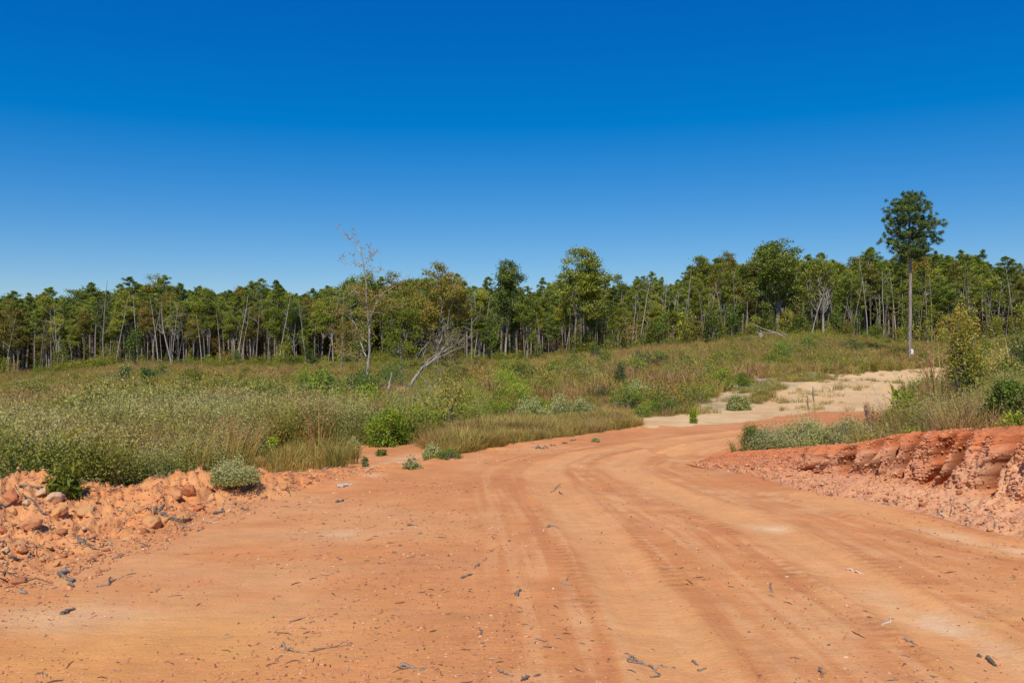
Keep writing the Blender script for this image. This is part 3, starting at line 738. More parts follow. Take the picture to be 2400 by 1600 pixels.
# broken lip of the thin clay ledge on the left
lx_, ly_ = np.array(LEDGE).T; tt_ = rg.uniform(1.2, len(LEDGE) - 1.3, 520); lpx = np.interp(tt_, range(len(LEDGE)), lx_) + rg.normal(size=520) * .015; lpy = np.interp(tt_, range(len(LEDGE)), ly_) + rg.normal(size=520) * .02
lk = fbm(tt_ * 3.1, tt_ * 0, 421, 3) > .0; lpx = (lpx + .10 * fbm(tt_ * 2.3, tt_ * 0 + 4, 423, 3))[lk]; lpy = (lpy + .22 * fbm(tt_ * 2.3, tt_ * 0 + 9, 425, 3))[lk]
scatter_mesh("dirt_crumbs", np.column_stack([lpx, lpy, terrain(lpx, lpy) + .004]), np.minimum(rg.exponential(.006, len(lpx)) + .004, .02), M_CRUMB, "broken clay lip of the ledge at the foot of the berm", 25, 1.1)
ii = rg.integers(30, 820, 5200); jj = np.clip(rg.exponential(34, 5200).astype(int) + 4, 4, 170)
pk = BANK[ii, jj]; scatter_mesh("dirt_crumbs", pk, np.minimum(rg.exponential(.006, len(pk)) + .003, .02), M_CRUMB, "crumbled clay on the scree of the right bank", 23, .9)

# ------------------------------------------------------------------ sticks
def wig(pts, n=4, amp=.06, seed=0):
    rg_ = np.random.default_rng(seed); pts = np.asarray(pts, float); out = []
    for a, b in zip(pts[:-1], pts[1:]):
        l = np.linalg.norm(b - a)
        for k in range(n):
            out.append(a + (b - a) * k / n + (rg_.normal(size=3) * l * amp * .35 if k else 0))
    out.append(pts[-1]); return np.array(out)
def stick(label, strands, rad, mat=None, name="stick", cat="stick", lift=.0, flat=False):
    """strands: polylines of photograph points lying on the ground; rad in metres"""
    mb = MB(); P0 = None
    for si, st in enumerate(strands):
        pts = []
        for q in st:
            p = ground_at(q[0], q[1]); h = q[2] if len(q) > 2 else 0
            if P0 is not None and abs(p.y - P0[1]) > 1.2: p = at(q[0], P0[1] + .3)
            if P0 is None and not pts: Y0 = p.y
            if P0 is None and abs(p.y - Y0) > 1.2: p = at(q[0], Y0 + .2)
            if flat: p = at(q[0], Y0 + .12 * len(pts))
            pts.append((p.x, p.y, p.z + rad * .5 + h + lift))
        if P0 is None: P0 = np.array(pts[0])
        pts = wig(np.array(pts) - P0, 4, .25, seed=len(label) + si)
        r0 = rad if si == 0 else rad * .6
        rr = np.linspace(r0, r0 * .45, len(pts)) * (1 + .25 * np.random.default_rng(si + len(label)).normal(size=len(pts)).clip(-1, 1))
        tube(mb, pts, rr, 6)
    o = obj(name, mb.mesh(name, mat or M_WOOD, True), None, P0)
    return tag(o, label, cat)
stick("knobbly forked grey stick at the bottom, right of centre, ending in a hook", [[(1472, 1552), (1500, 1556), (1520, 1562), (1546, 1582)], [(1472, 1552), (1478, 1546, .02), (1490, 1549, .01), (1502, 1558)], [(1546, 1582), (1545, 1587), (1524, 1587)]], .010)
stick("straight thin stick just right of the forked stick at the bottom", [[(1541, 1560), (1560, 1563), (1584, 1566)]], .006)
stick("dark thick stick lying flat at the bottom, left of centre", [[(939, 1562), (965, 1567), (1000, 1570)], [(985, 1572), (1002, 1568)]], .010)
stick("short curved stick near the bottom edge at the centre", [[(1168, 1573), (1180, 1581), (1202, 1585)]], .007)
stick("bowed dark twig touching the bottom edge at the centre", [[(1222, 1598), (1240, 1588), (1267, 1582)]], .008)
stick("long thin bent twig lying across the lower left of the road", [[(658, 1517), (690, 1530), (725, 1534)], [(735, 1527), (770, 1519), (832, 1512)]], .007)
stick("stubby forked stick on the road left, pointing to the berm", [[(226, 1376), (255, 1372), (270, 1360), (290, 1352)], [(255, 1372), (262, 1358)]], .011)
stick("short chunky driftwood piece on the lower left clay", [[(145, 1440), (160, 1434), (176, 1429)]], .017)
stick("grey wood block on the lower left berm foot", [[(150, 1338), (158, 1360), (172, 1378)]], .022)
stick("dark lump of bark left of the driftwood piece", [[(48, 1390), (62, 1392)]], .02)
stick("winding root lying on the left berm", [[(180, 1262), (192, 1275), (208, 1278), (218, 1290), (234, 1290)], [(192, 1275), (180, 1278)], [(192, 1275), (194, 1262, .03)]], .009, name="root", cat="root")
stick("heavy grey branch half buried across the middle of the left berm", [[(363, 1193), (385, 1208), (412, 1222), (436, 1226)]], .020, name="branch", cat="branch")
stick("thin branch beside the heavy half buried branch", [[(400, 1222), (420, 1228), (445, 1224)]], .008, name="branch", cat="branch")
stick("dark slab of wood on the berm right of the yellow blocky clod", [[(502, 1206), (514, 1203), (522, 1196)]], .022)
stick("split pale stick on the berm, right part", [[(478, 1216), (492, 1222), (508, 1226)]], .010, M_WOOD_PALE)
stick("small forked twig beside the clay ledge", [[(462, 1246), (470, 1242), (479, 1240)], [(464, 1234), (466, 1246)]], .008)
stick("curved grey root at the left picture edge low on the berm", [[(20, 1317), (45, 1313), (70, 1305), (74, 1310)]], .012, name="root", cat="root")
stick("thick root loop in the pale root tangle on the far left berm", [[(45, 1150), (80, 1147), (100, 1155)], [(52, 1160), (70, 1170), (78, 1195)], [(70, 1170), (90, 1180)]], .014, name="root", cat="root")
stick("second root winding down from the pale root tangle", [[(80, 1190), (92, 1202), (112, 1212)], [(60, 1172), (56, 1192), (66, 1202)]], .012, name="root", cat="root")
stick("grey branch end poking in from the left picture edge", [[(-10, 1192), (12, 1188), (32, 1180)]], .02, name="branch", cat="branch")
stick("white rotten log piece by the sandy hollow", [[(790, 1143), (806, 1141), (824, 1138)]], .03, M_WOOD_PALE, name="log", cat="log")
stick("grey stick on the road below the white log piece", [[(788, 1178), (805, 1173)]], .016)
stick("thin straight stick lying across the road at centre left", [[(954, 1233), (970, 1232), (988, 1233)]], .010)
stick("dark bark chip at the centre, darkest on the road", [[(1210, 1398), (1215, 1390), (1218, 1383)]], .013)
stick("grey stick slanting up at centre, the thicker of two", [[(1080, 1357), (1094, 1351), (1108, 1347)]], .010)
stick("thin twig slanting up above the thicker slanting stick", [[(1113, 1332), (1125, 1322), (1141, 1308)]], .005)
stick("bent twig standing up at the start of the left wheel track", [[(1292, 1156), (1300, 1148), (1314, 1140, .03)], [(1311, 1157), (1320, 1160)]], .011)
stick("small curled twig beside the left wheel track", [[(1316, 1366), (1330, 1372), (1342, 1372)], [(1330, 1362), (1331, 1352, .01)]], .007)
stick("small upright splinter between the wheel tracks", [[(1812, 1390), (1808, 1380), (1807, 1372, .02)], [(1810, 1384), (1803, 1379)]], .009)
stick("pale stick lying on the right wheel track", [[(1984, 1333), (2004, 1340), (2024, 1348)]], .008, M_WOOD_PALE)
stick("white split stick beside the pale clay streak", [[(2068, 1465), (2085, 1458), (2096, 1450)]], .008, M_WOOD_PALE)
stick("brown stick below the pale clay streak", [[(2118, 1498), (2132, 1504), (2150, 1511)]], .008)
stick("short cut stick at the bottom right corner", [[(2316, 1545), (2324, 1555), (2335, 1563)]], .016)
stick("round dark nut sized stone left of the cut stick", [[(2294, 1540), (2300, 1541)]], .014)
stick("curled twig at the bottom right of centre", [[(1624, 1550), (1630, 1557), (1636, 1560)]], .008)
stick("short twig under the curled twig", [[(1636, 1573), (1646, 1572), (1656, 1568)]], .007)
stick("three pronged twig at the bottom right", [[(1925, 1585), (1922, 1572), (1918, 1563)], [(1922, 1572), (1928, 1560)]], .006)
stick("pale stick standing at the foot of the bank", [[(1941, 1148), (1941, 1140, .05), (1942, 1130, .12)]], .012, M_WOOD_PALE)
stick("branch lying on the scree of the bank", [[(2178, 1180), (2198, 1172), (2214, 1162)]], .008, name="branch", cat="branch", lift=.06)
stick("bleached twig curving over the tip of the bank crest", [[(1955, 1040, .12), (1965, 1036, .16), (1978, 1042, .1)]], .007, M_WOOD_PALE)
stick("dark flat stick on the road left of the forked stick", [[(1132, 1478), (1127, 1485), (1125, 1474)], [(1125, 1485), (1131, 1490)]], .006)
stick("thin stick near the bottom centre, slanting down", [[(1256, 1498), (1268, 1502), (1280, 1507)]], .006)
stick("dark root stub on the road at centre left", [[(922, 1295), (930, 1298)], [(934, 1280), (942, 1278)]], .012)
stick("dark stick with bark on the road right of the left track", [[(1282, 1236), (1296, 1235), (1310, 1238)]], .011)
for (a, b, lab) in [((1256, 1092), (1285, 1080), "grey branch piece, first from the left along the grass edge"), ((1290, 1086), (1302, 1080), "grey branch piece, second along the grass edge"),
                    ((1318, 1080), (1330, 1086), "grey branch piece, third along the grass edge"), ((1338, 1074), (1350, 1080), "grey branch piece, fourth along the grass edge")]:
    stick(lab, [[(a[0], a[1] - 40), (b[0], b[1] - 40)]], .022, name="branch", cat="branch", flat=True)
# loose twigs
def twig_litter():
    mb = MB(); p = road_points(1000, 3.9, 20)
    for k, q in enumerate(p):
        l = .5 * min(.10, rg.exponential(.018) + .009) * (1 + q[1] * .03); a = rg.uniform(0, math.pi); d = np.array([math.cos(a), math.sin(a), rg.normal() * .08])
        m = q + [0, 0, .004] + rg.normal(size=3) * [l * .2, l * .2, 0]
        tube(mb, np.array([q - d * l, m, q + d * l]) + [0, 0, .003], np.array([.6, 1, .5]) * (rg.uniform(.001, .003) + l * .022), 4, rg.random())
    tag(obj("litter", mb.mesh("litter", M_LITTER)), "twigs and bark bits strewn over the road", kind='stuff')
    mb = MB(); sel = np.concatenate([pb[rg.integers(0, len(pb), 260)], pk[rg.integers(0, len(pk), 130)]])
    for q in sel:
        l = rg.exponential(.035) + .015; a = rg.uniform(0, math.pi); d = np.array([math.cos(a), math.sin(a), rg.normal() * .3])
        m = q + [0, 0, .02] + rg.normal(size=3) * l * .25
        tube(mb, np.array([q - d * l, m, q + d * l]) + [0, 0, .012], np.array([.6, 1, .5]) * (rg.uniform(.002, .007)), 4, rg.random())
    tag(obj("litter", mb.mesh("litter", M_LITTER)), "root bits and twigs sticking out of the berm and bank", kind='stuff')
twig_litter()

# ------------------------------------------------------------------ trees
def path(p0, d, length, n, rg_, bend=.15, lift=0.0):
    pts = [np.array(p0, float)]; d = np.array(d, float); d /= np.linalg.norm(d)
    for k in range(n):
        d = d + rg_.normal(size=3) * bend + np.array([0, 0, lift]); d /= np.linalg.norm(d)
        pts.append(pts[-1] + d * length / n)
    return np.array(pts)

def pine_mesh(seed, h, r_trunk, crown_from, crown_r, clumps, per, nl, spread=1.0, shape=None, needle=.42, mat=None, dead=6):
    rg_ = np.random.default_rng(seed); tr = MB(); fo = MB()
    tp = path((0, 0, 0), (0, 0, 1), h * .985, 14, rg_, .012)
    tp[:, :2] += rg_.normal() * .15 * np.sin(np.linspace(0, 2.5, len(tp)))[:, None]
    tz = np.linspace(0, 1, len(tp)); tube(tr, tp, r_trunk * (1 - tz) ** .75 + .02, 7)
    shape = shape or (lambda q: (np.sin(math.pi * min(1, .16 + .84 * q)) ** .7) * (1.15 - .55 * q))
    nb = clumps // 5
    C = []; W = []
    for k in range(nb):
        q = (k + rg_.random()) / nb; z = h * (crown_from + (1 - crown_from) * q * .97)
        a = k * 2.4 + rg_.normal() * .4; L = crown_r * shape(q) * rg_.uniform(.6, 1.12)
        c0 = np.array([np.interp(z, tp[:, 2], tp[:, 0]), np.interp(z, tp[:, 2], tp[:, 1]), z])
        up = .35 + .9 * q + rg_.normal() * .1
        bp = path(c0, (math.cos(a), math.sin(a), up * .7), L * 1.12, 5, rg_, .12, .02)
        tube(tr, bp, np.linspace(.045 * (h / 20) * (1.5 - q), .012, len(bp)), 4)
        for m in range(5):
            t = rg_.uniform(.38, 1.05) ** .8; c = bp[0] + 0
            i0 = min(int(t * 5), 4); c = bp[i0] + (bp[i0 + 1] - bp[i0]) * (t * 5 - i0)
            c = c + rg_.normal(size=3) * np.array([.32, .32, .22]) * spread * (L / crown_r + .25)
            C.append(c); W.append(rg_.random())
            tube(tr, np.array([bp[i0], (bp[i0] + c) / 2, c]), np.array([.02, .014, .008]) * (h / 20), 3)
    for k in range(dead):
        z = h * rg_.uniform(crown_from * .45, crown_from); a = rg_.uniform(0, 6.28)
        c0 = np.array([np.interp(z, tp[:, 2], tp[:, 0]), np.interp(z, tp[:, 2], tp[:, 1]), z])
        tube(tr, path(c0, (math.cos(a), math.sin(a), rg_.uniform(-.2, .3)), rg_.uniform(.6, 1.8), 3, rg_, .15), [.03, .022, .015, .006], 4)
    C = np.array(C); W = np.array(W)
    # each clump is a tuft of needle fans radiating from a point
    n = len(C) * per; idx = np.repeat(np.arange(len(C)), per)
    d = rg_.normal(size=(n, 3)); d[:, 2] += .45; d /= np.linalg.norm(d, axis=1)[:, None]
    ctr = C[idx] + d * (needle * rg_.uniform(.35, .95, n)[:, None]) * nl
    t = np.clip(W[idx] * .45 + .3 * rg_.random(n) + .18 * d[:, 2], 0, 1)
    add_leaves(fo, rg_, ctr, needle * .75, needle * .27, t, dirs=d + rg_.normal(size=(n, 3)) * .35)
    return [("trunk", tr.mesh("pine_trunk", M_BARK_PINE, True)), ("crown", fo.mesh("pine_crown", mat or M_PINE))]

def oak_mesh(seed, h, r_trunk, crown_from, crown_r, tips=80, per=90, leaf=.30, clump=.75, mat=None, bark=None, fork=.42, lean=0.0, round_=1.0, sparse=0.0, lean_dir=0.0):
    """broadleaf: a forking skeleton grown inside an uneven crown envelope, leaf clumps at the twig ends"""
    rg_ = np.random.default_rng(seed); tr = MB(); fo = MB()
    zf = h * fork
    tp = path((0, 0, 0), (lean * math.cos(lean_dir), lean * math.sin(lean_dir), 1), zf, 6, rg_, .035)
    tube(tr, tp, np.linspace(r_trunk, r_trunk * .72, len(tp)), 8)
    top = tp[-1]; zc = h * (crown_from + 1) / 2; hz = h * (1 - crown_from) / 2
    # crown tips from uneven lobes
    lobes = []
    for k in range(9):
        a = rg_.uniform(0, 6.28); e = rg_.uniform(-.7, 1) ; rr = rg_.uniform(.35, .78)
        lobes.append((np.array([math.cos(a) * rr * crown_r * math.sqrt(max(0, 1 - (e * .75) ** 2)), math.sin(a) * rr * crown_r * math.sqrt(max(0, 1 - (e * .75) ** 2)), zc + e * hz * .68]), rg_.uniform(.30, .48)))
    lobes.append((np.array([rg_.normal() * .3, rg_.normal() * .3, zc + hz * .60]), .42))
    base = np.array([top[0], top[1], 0]) * .8
    T = []
    while len(T) < tips:
        c, s = lobes[rg_.integers(len(lobes))]
        d = rg_.normal(size=3); d /= np.linalg.norm(d)
        T.append(c + base + d * np.array([crown_r * s, crown_r * s, hz * s * 1.05]) * rg_.uniform(.55, 1.0) ** .5)
    T = np.array(T)
    # main limbs reach towards lobe centres, twigs from limbs to tips
    limbs = []
    for c, s in lobes:
        b0 = tp[-1 - rg_.integers(0, 2)]; c = c + base
        mid = b0 + (c - b0) * .5 + np.array([0, 0, -.06 * np.linalg.norm(c - b0)]) + rg_.normal(size=3) * .25
        lp = wig(np.array([b0, mid, c]), 3, .22, rg_.integers(9999)); limbs.append(lp)
        tube(tr, lp, np.linspace(r_trunk * .50, r_trunk * .10 + .01, len(lp)), 6)
    allp = np.concatenate(limbs)
    for t in T:
        k = np.argmin(np.linalg.norm(allp - t, axis=1) + rg_.random(len(allp)) * .3); b = allp[k]
        tube(tr, np.array([b, (b + t) / 2 + rg_.normal(size=3) * .12, t]), np.array([.035, .022, .01]) * (h / 18), 3)
    n = len(T) * per; idx = np.repeat(np.arange(len(T)), per)
    if sparse: keep = rg_.random(n) > sparse; idx = idx[keep]; n = len(idx)
    off = rg_.normal(size=(n, 3)) * np.array([1, 1, .6]) * clump * .55
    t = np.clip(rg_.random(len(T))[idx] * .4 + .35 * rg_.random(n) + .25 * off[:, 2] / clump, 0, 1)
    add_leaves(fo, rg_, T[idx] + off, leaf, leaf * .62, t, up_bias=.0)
    return [("trunk", tr.mesh("broadleaf_trunk", bark or M_BARK_GREY, True)), ("crown", fo.mesh("broadleaf_crown", mat or M_OAK))]

def sapling_mesh(seed, h, mat, bark, leaves=900, stems=3, leaf=.20, spread=.5, low=.1):
    rg_ = np.random.default_rng(seed); tr = MB(); fo = MB(); C = []
    for s in range(stems):
        a = rg_.uniform(0, 6.28); tp = path((rg_.normal() * .12, rg_.normal() * .12, 0), (math.cos(a) * .16, math.sin(a) * .16, 1), h * rg_.uniform(.7, 1), 7, rg_, .07)
        tube(tr, tp, np.linspace(.05, .012, len(tp)) * (h / 6), 5)
        for k in range(int(14)):
            t = rg_.uniform(low, 1); i0 = min(int(t * 7), 6); b = tp[i0] + (tp[i0 + 1] - tp[i0]) * (t * 7 - i0); an = rg_.uniform(0, 6.28)
            bp = path(b, (math.cos(an), math.sin(an), .45), h * spread * .42 * (1.15 - t) + .25, 3, rg_, .2)
            tube(tr, bp, [.018, .012, .008, .004], 3); C += [bp[1], bp[2], bp[3], bp[3]]
    C = np.array(C); idx = rg_.integers(0, len(C), leaves)
    off = rg_.normal(size=(leaves, 3)) * (.09 * h ** .6 + .05)
    add_leaves(fo, rg_, C[idx] + off, leaf, leaf * .6, np.clip(rg_.random(len(C))[idx] * .5 + rg_.random(leaves) * .5, 0, 1))
    return [("trunk", tr.mesh("sapling_trunk", bark, True)), ("crown", fo.mesh("sapling_crown", mat))]

def bare_mesh(seed, h, r, bark, limbs=7, lean=0.0, lean_dir=0.0, top=.95):
    rg_ = np.random.default_rng(seed); tr = MB()
    tp = path((0, 0, 0), (lean * math.cos(lean_dir), lean * math.sin(lean_dir), 1), h, 10, rg_, .035); tube(tr, tp, np.linspace(r, r * .25, len(tp)), 6)
    br = MB()
    for k in range(limbs):
        t = rg_.uniform(.4, top); i0 = min(int(t * 10), 9); b = tp[i0]; a = rg_.uniform(0, 6.28)
        bp = path(b, (math.cos(a), math.sin(a), rg_.uniform(.3, 1.3)), h * rg_.uniform(.10, .26), 4, rg_, .14, .03)
        tube(br, bp, np.linspace(r * .35, .008, 5), 4)
        for m in range(3):
            bb = path(bp[1 + m], (rg_.normal(), rg_.normal(), .9), h * rg_.uniform(.03, .08), 2, rg_, .2); tube(br, bb, [r * .15, r * .1, .004], 3)
    return [("trunk", tr.mesh("bare_trunk", bark, True)), ("branches", br.mesh("bare_branches", bark, True))]

PINES = [pine_mesh(10 + k, 20, .20, cf, cr, int(cl * 1.35), 30, 1.0, .75, needle=.36) for k, (cf, cr, cl) in enumerate([(.50, 2.7, 120), (.58, 2.3, 100), (.44, 3.0, 135), (.66, 2.2, 85), (.52, 2.0, 95)])]
OAKS = [oak_mesh(40 + k, 18, .17, cf + .06, cr, int(tips * 1.15), 100, .30, .9, m, b, fk) for k, (cf, cr, tips, m, b, fk) in enumerate([
    (.28, 4.2, 95, M_OAK, M_BARK_GREY, .40), (.36, 3.3, 80, M_OAK, M_BARK_PALE, .46), (.22, 4.6, 105, M_OAKD, M_BARK_GREY, .34), (.40, 3.0, 70, M_OAKB, M_BARK_GREY, .5), (.30, 3.6, 85, M_OAKB, M_BARK_PALE, .42), (.45, 2.6, 60, M_OAK, M_BARK_PALE, .55)])]
SAPS = [sapling_mesh(70 + k, 7, m, b, lv, st, .28) for k, (m, b, lv, st) in enumerate([(M_UNDER, M_BARK_PALE, 900, 2), (M_UNDER, M_BARK_GREY, 1100, 3), (M_OAK, M_BARK_PALE, 1000, 2), (M_OAKB, M_BARK_GREY, 800, 3), (M_GREEN, M_BARK_GREY, 1200, 3)])]
BARES = [bare_mesh(90 + k, 12, .09, M_BARK_PALE, nb, ln, k) for k, (nb, ln) in enumerate([(5, .04), (8, .06), (2, .012), (5, .10)])]

SKY_PX = [-700, -300, 0, 25, 60, 95, 135, 170, 212, 250, 300, 335, 400, 470, 520, 560, 600, 640, 690, 740, 790, 830, 880, 935, 970, 1040, 1090, 1140, 1185, 1240, 1262, 1300, 1345, 1395, 1425, 1480, 1530, 1585, 1640, 1690, 1740, 1790, 1850, 1900, 1950, 1990, 2030, 2075, 2120, 2150, 2190, 2225, 2260, 2310, 2360, 2400, 2700, 3200]
SKY_PY = [690, 690, 688, 676, 690, 665, 696, 690, 660, 672, 655, 650, 655, 663, 672, 658, 664, 645, 675, 668, 655, 640, 655, 650, 640, 640, 655, 655, 645, 668, 662, 650, 640, 655, 660, 645, 632, 645, 610, 598, 605, 600, 600, 600, 600, 615, 582, 600, 590, 590, 578, 592, 583, 605, 612, 612, 610, 610]
def edge_dist(px):     # distance of the wood's edge
    return np.interp(px, [-700, 0, 300, 900, 1300, 1600, 1850, 2100, 2300, 3200], [168, 165, 158, 155, 152, 150, 146, 150, 150, 140])

ORD = ["nearest", "second", "third", "fourth", "fifth", "sixth", "seventh", "eighth", "ninth", "tenth", "eleventh", "twelfth", "thirteenth", "fourteenth", "fifteenth", "sixteenth",
       "seventeenth", "eighteenth", "nineteenth", "twentieth", "twenty-first", "twenty-second", "twenty-third", "twenty-fourth", "twenty-fifth", "twenty-sixth", "twenty-seventh", "twenty-eighth", "twenty-ninth", "thirtieth"]
LAND = [(860, "the half-bare birch"), (1020, "the white-limbed oak"), (1345, "the round-topped oak"), (1820, "the tall dark oak"), (2133, "the lone pine")]
forest_list = []      # (px, row, kind phrase, object)
def plant(parts, px, dist, height, nat, name, cat, phrase, row, group, wscale=1.0, rz=None):
    p = at(px, dist); s = height / nat
    e = thing(name, parts, p - Vector((0, 0, .15)), None, cat, group, rnd.uniform(0, 6.28) if rz is None else rz, (s * wscale, s * wscale, s))
    forest_list.append((px, row, phrase, e)); return e
def height_for(px, dist, top_py):
    return (800 - top_py) / FPX * dist + EYE - at(px, dist).z
rnd = random.Random(77)
rows = [(0, 30, 62), (5, 22, 40), (12, 24, 20)]
OWN = [(1020, 62), (1345, 66), (1185, 44), (1820, 66), (1925, 44)]
phr = {0: "dark green pine", 1: "broadleaf tree"}
for ri, (dy, step, low) in enumerate([(0, 29, 55), (6, 22, 28), (13, 20, 8)]):
    px = -40 + ri * 9
    while px < 2450:
        q = px + rnd.uniform(-9, 9); px += step
        if ri < 2 and any(abs(q - c) < w * (.30 if ri == 0 else .45) for c, w in OWN): continue
        d = float(edge_dist(q)) + dy + rnd.uniform(-1.5, 3)
        top = np.interp(q, SKY_PX, SKY_PY) + abs(rnd.gauss(0, 1)) * low * .6 + (rnd.uniform(4, low) if ri < 2 else rnd.choice([-16, -9, -2, 3, 6, 10, 14]) + rnd.uniform(-4, 4))
        hgt = height_for(q, d, top)
        if ri == 2: pine = rnd.random() < .88
        elif ri == 1: pine = rnd.random() < .6
        else: pine = rnd.random() < .34
        rowname = ["front row", "second row", "third row"][ri]
        if pine:
            k = rnd.randrange(5); plant(PINES[k], q, d, hgt, 20, "pine_tree", "pine tree", ["deep-crowned pine", "slim pine", "wide pine", "long-trunked pine", "narrow pine"][k], rowname, "pines of the wood", rnd.uniform(1.1, 1.5))
        else:
            k = rnd.randrange(6); plant(OAKS[k], q, d, hgt, 18, "broadleaf_tree", "tree", ["green broadleaf tree", "pale-trunked green tree", "dark broadleaf tree", "small rusty-brown tree", "brown-tinged pale-trunked tree", "slender green tree"][k], rowname, "broadleaf trees of the wood", rnd.uniform(.75, 1.0))
# understorey and bare stems along the edge
px = -30
while px < 2440:
    q = px + rnd.uniform(-8, 8); px += 14
    d = float(edge_dist(q)) - rnd.uniform(1, 6)
    k = rnd.randrange(5)
    if rnd.random() < (.5 if q < 1350 else .72):
        plant(SAPS[k], q, d, rnd.choice([2.5, 3, 3.5, 4, 5, 6, 8] if q < 1350 else [3, 4, 5, 6, 7, 9]) * rnd.uniform(.8, 1.15), 7, "sapling", "sapling", ["yellow-green sapling", "bushy yellow-green sapling", "green sapling", "rusty sapling", "leafy green sapling"][k], "wood's edge", "saplings along the edge of the wood")
    if rnd.random() < .62:
        k = rnd.choice([0, 2, 2, 2, 2, 1, 3]); plant(BARES[k], q + 7, d + 1.5, rnd.uniform(7, 15), 12, "bare_tree", "bare tree", ["bare pale stem", "many-limbed bare stem", "straight bare stem", "leaning bare stem"][k], "wood's edge", "bare stems along the edge of the wood")

# far-off interior of the wood: one mass
def gn_scatter(name, protos, pts, rots, scls, idx, label):
    """an object whose points carry instances of the prototype meshes"""
    col = bpy.data.collections.new(name + "_prototypes")
    for k, me in enumerate(protos):
        o = bpy.data.objects.new("%s_proto_%02d" % (name, k), me); col.objects.link(o)
    me = bpy.data.meshes.new(name); me.vertices.add(len(pts)); me.vertices.foreach_set("co", np.asarray(pts, np.float32).ravel())
    a = me.attributes.new("rot", 'FLOAT_VECTOR', 'POINT'); a.data.foreach_set("vector", np.asarray(rots, np.float32).ravel())
    a = me.attributes.new("scl", 'FLOAT_VECTOR', 'POINT'); a.data.foreach_set("vector", np.asarray(scls, np.float32).ravel())
    a = me.attributes.new("idx", 'INT', 'POINT'); a.data.foreach_set("value", np.asarray(idx, np.int32))
    o = obj(name, me); md = o.modifiers.new("scatter", 'NODES')
    ng = bpy.data.node_groups.new(name + "_scatter", 'GeometryNodeTree'); md.node_group = ng
    ng.interface.new_socket("Geometry", in_out='INPUT', socket_type='NodeSocketGeometry'); ng.interface.new_socket("Geometry", in_out='OUTPUT', socket_type='NodeSocketGeometry')
    gi = ng.nodes.new("NodeGroupInput"); go = ng.nodes.new("NodeGroupOutput")
    ip = ng.nodes.new("GeometryNodeInstanceOnPoints"); ci = ng.nodes.new("GeometryNodeCollectionInfo")
    ci.inputs["Collection"].default_value = col; ci.inputs["Separate Children"].default_value = True; ci.inputs["Reset Children"].default_value = True
    def na(n, t):
        x = ng.nodes.new("GeometryNodeInputNamedAttribute"); x.data_type = t; x.inputs["Name"].default_value = n; return x
    r = na("rot", 'FLOAT_VECTOR'); s = na("scl", 'FLOAT_VECTOR'); ix = na("idx", 'INT')
    er = ng.nodes.new("FunctionNodeEulerToRotation")
    l = ng.links
    l.new(gi.outputs[0], ip.inputs["Points"]); l.new(ci.outputs[0], ip.inputs["Instance"]); ip.inputs["Pick Instance"].default_value = True
    l.new(ix.outputs["Attribute"], ip.inputs["Instance Index"]); l.new(r.outputs["Attribute"], er.inputs[0]); l.new(er.outputs[0], ip.inputs["Rotation"])
    l.new(s.outputs["Attribute"], ip.inputs["Scale"]); l.new(ip.outputs[0], go.inputs[0])
    return tag(o, label, kind='stuff')
def join_parts(parts, name):
    """one mesh from a trunk and a crown, with both materials"""
    vs, fs, cs, mi = [], [], [], []; n = 0
    mats = []
    for k, (_, me) in enumerate(parts):
        v = np.empty(len(me.vertices) * 3, np.float32); me.vertices.foreach_get("co", v)
        t = np.empty(len(me.vertices), np.float32); me.attributes["tint"].data.foreach_get("value", t)
        lp = np.empty(len(me.loops), np.int32); me.loops.foreach_get("vertex_index", lp)
        ls = np.empty(len(me.polygons), np.int32); me.polygons.foreach_get("loop_start", ls)
        vs.append(v.reshape(-1, 3)); cs.append(t); fs.append((lp + n, ls)); mi.append(np.full(len(ls), k, np.int32)); n += len(v) // 3
        mats.append(me.materials[0])
    v = np.concatenate(vs); me = bpy.data.meshes.new(name)
    me.vertices.add(len(v)); me.vertices.foreach_set("co", v.ravel())
    lo = np.concatenate([f[0] for f in fs]); off = 0; st = []
    for f in fs: st.append(f[1] + off); off += len(f[0])
    st = np.concatenate(st); me.loops.add(len(lo)); me.loops.foreach_set("vertex_index", lo); me.polygons.add(len(st)); me.polygons.foreach_set("loop_start", st)
    me.update(calc_edges=True)
    a = me.attributes.new("tint", 'FLOAT', 'POINT'); a.data.foreach_set("value", np.concatenate(cs))
    for m in mats: me.materials.append(m)
    me.polygons.foreach_set("material_index", np.concatenate(mi)); return me
rg = np.random.default_rng(33)
W_P = []; W_S = []; W_I = []
protosW = [join_parts(PINES[k], "pine") for k in range(5)] + [join_parts(OAKS[k], "broadleaf") for k in (0, 2, 3)] + [join_parts(SAPS[k], "sapling") for k in (1, 3)]
for _ in range(2500):
    px = rg.uniform(-700, 3100); d = float(edge_dist(px)) + 17 + rg.random() ** 1.2 * 70
    sap = rg.random() < .42
    top = np.interp(px, SKY_PX, SKY_PY) + rg.uniform(10, 50) ; p = at(px, d); h = (800 - top) / FPX * d + EYE - p.z
    k = (8 + rg.integers(2)) if sap else (rg.integers(5) if rg.random() < .8 else 5 + rg.integers(3))
    s = h * .38 / 7 if k >= 8 else h / (20 if k < 5 else 18)
    W_P.append((p.x, p.y, p.z - .2)); W_S.append((s * 1.4, s * 1.4, s)); W_I.append(k)
for side in (0, 1):      # the wood goes on to both sides outside the view
    for _ in range(160):
        px = rg.uniform(-700, -45) if side == 0 else rg.uniform(2455, 3100); d = float(edge_dist(px)) + rg.uniform(-2, 18); p = at(px, d)
        h = height_for(px, d, np.interp(px, SKY_PX, SKY_PY) + rg.uniform(0, 40)); k = rg.integers(8); s = h / (20 if k < 5 else 18)
        W_P.append((p.x, p.y, p.z - .2)); W_S.append((s, s, s)); W_I.append(k)
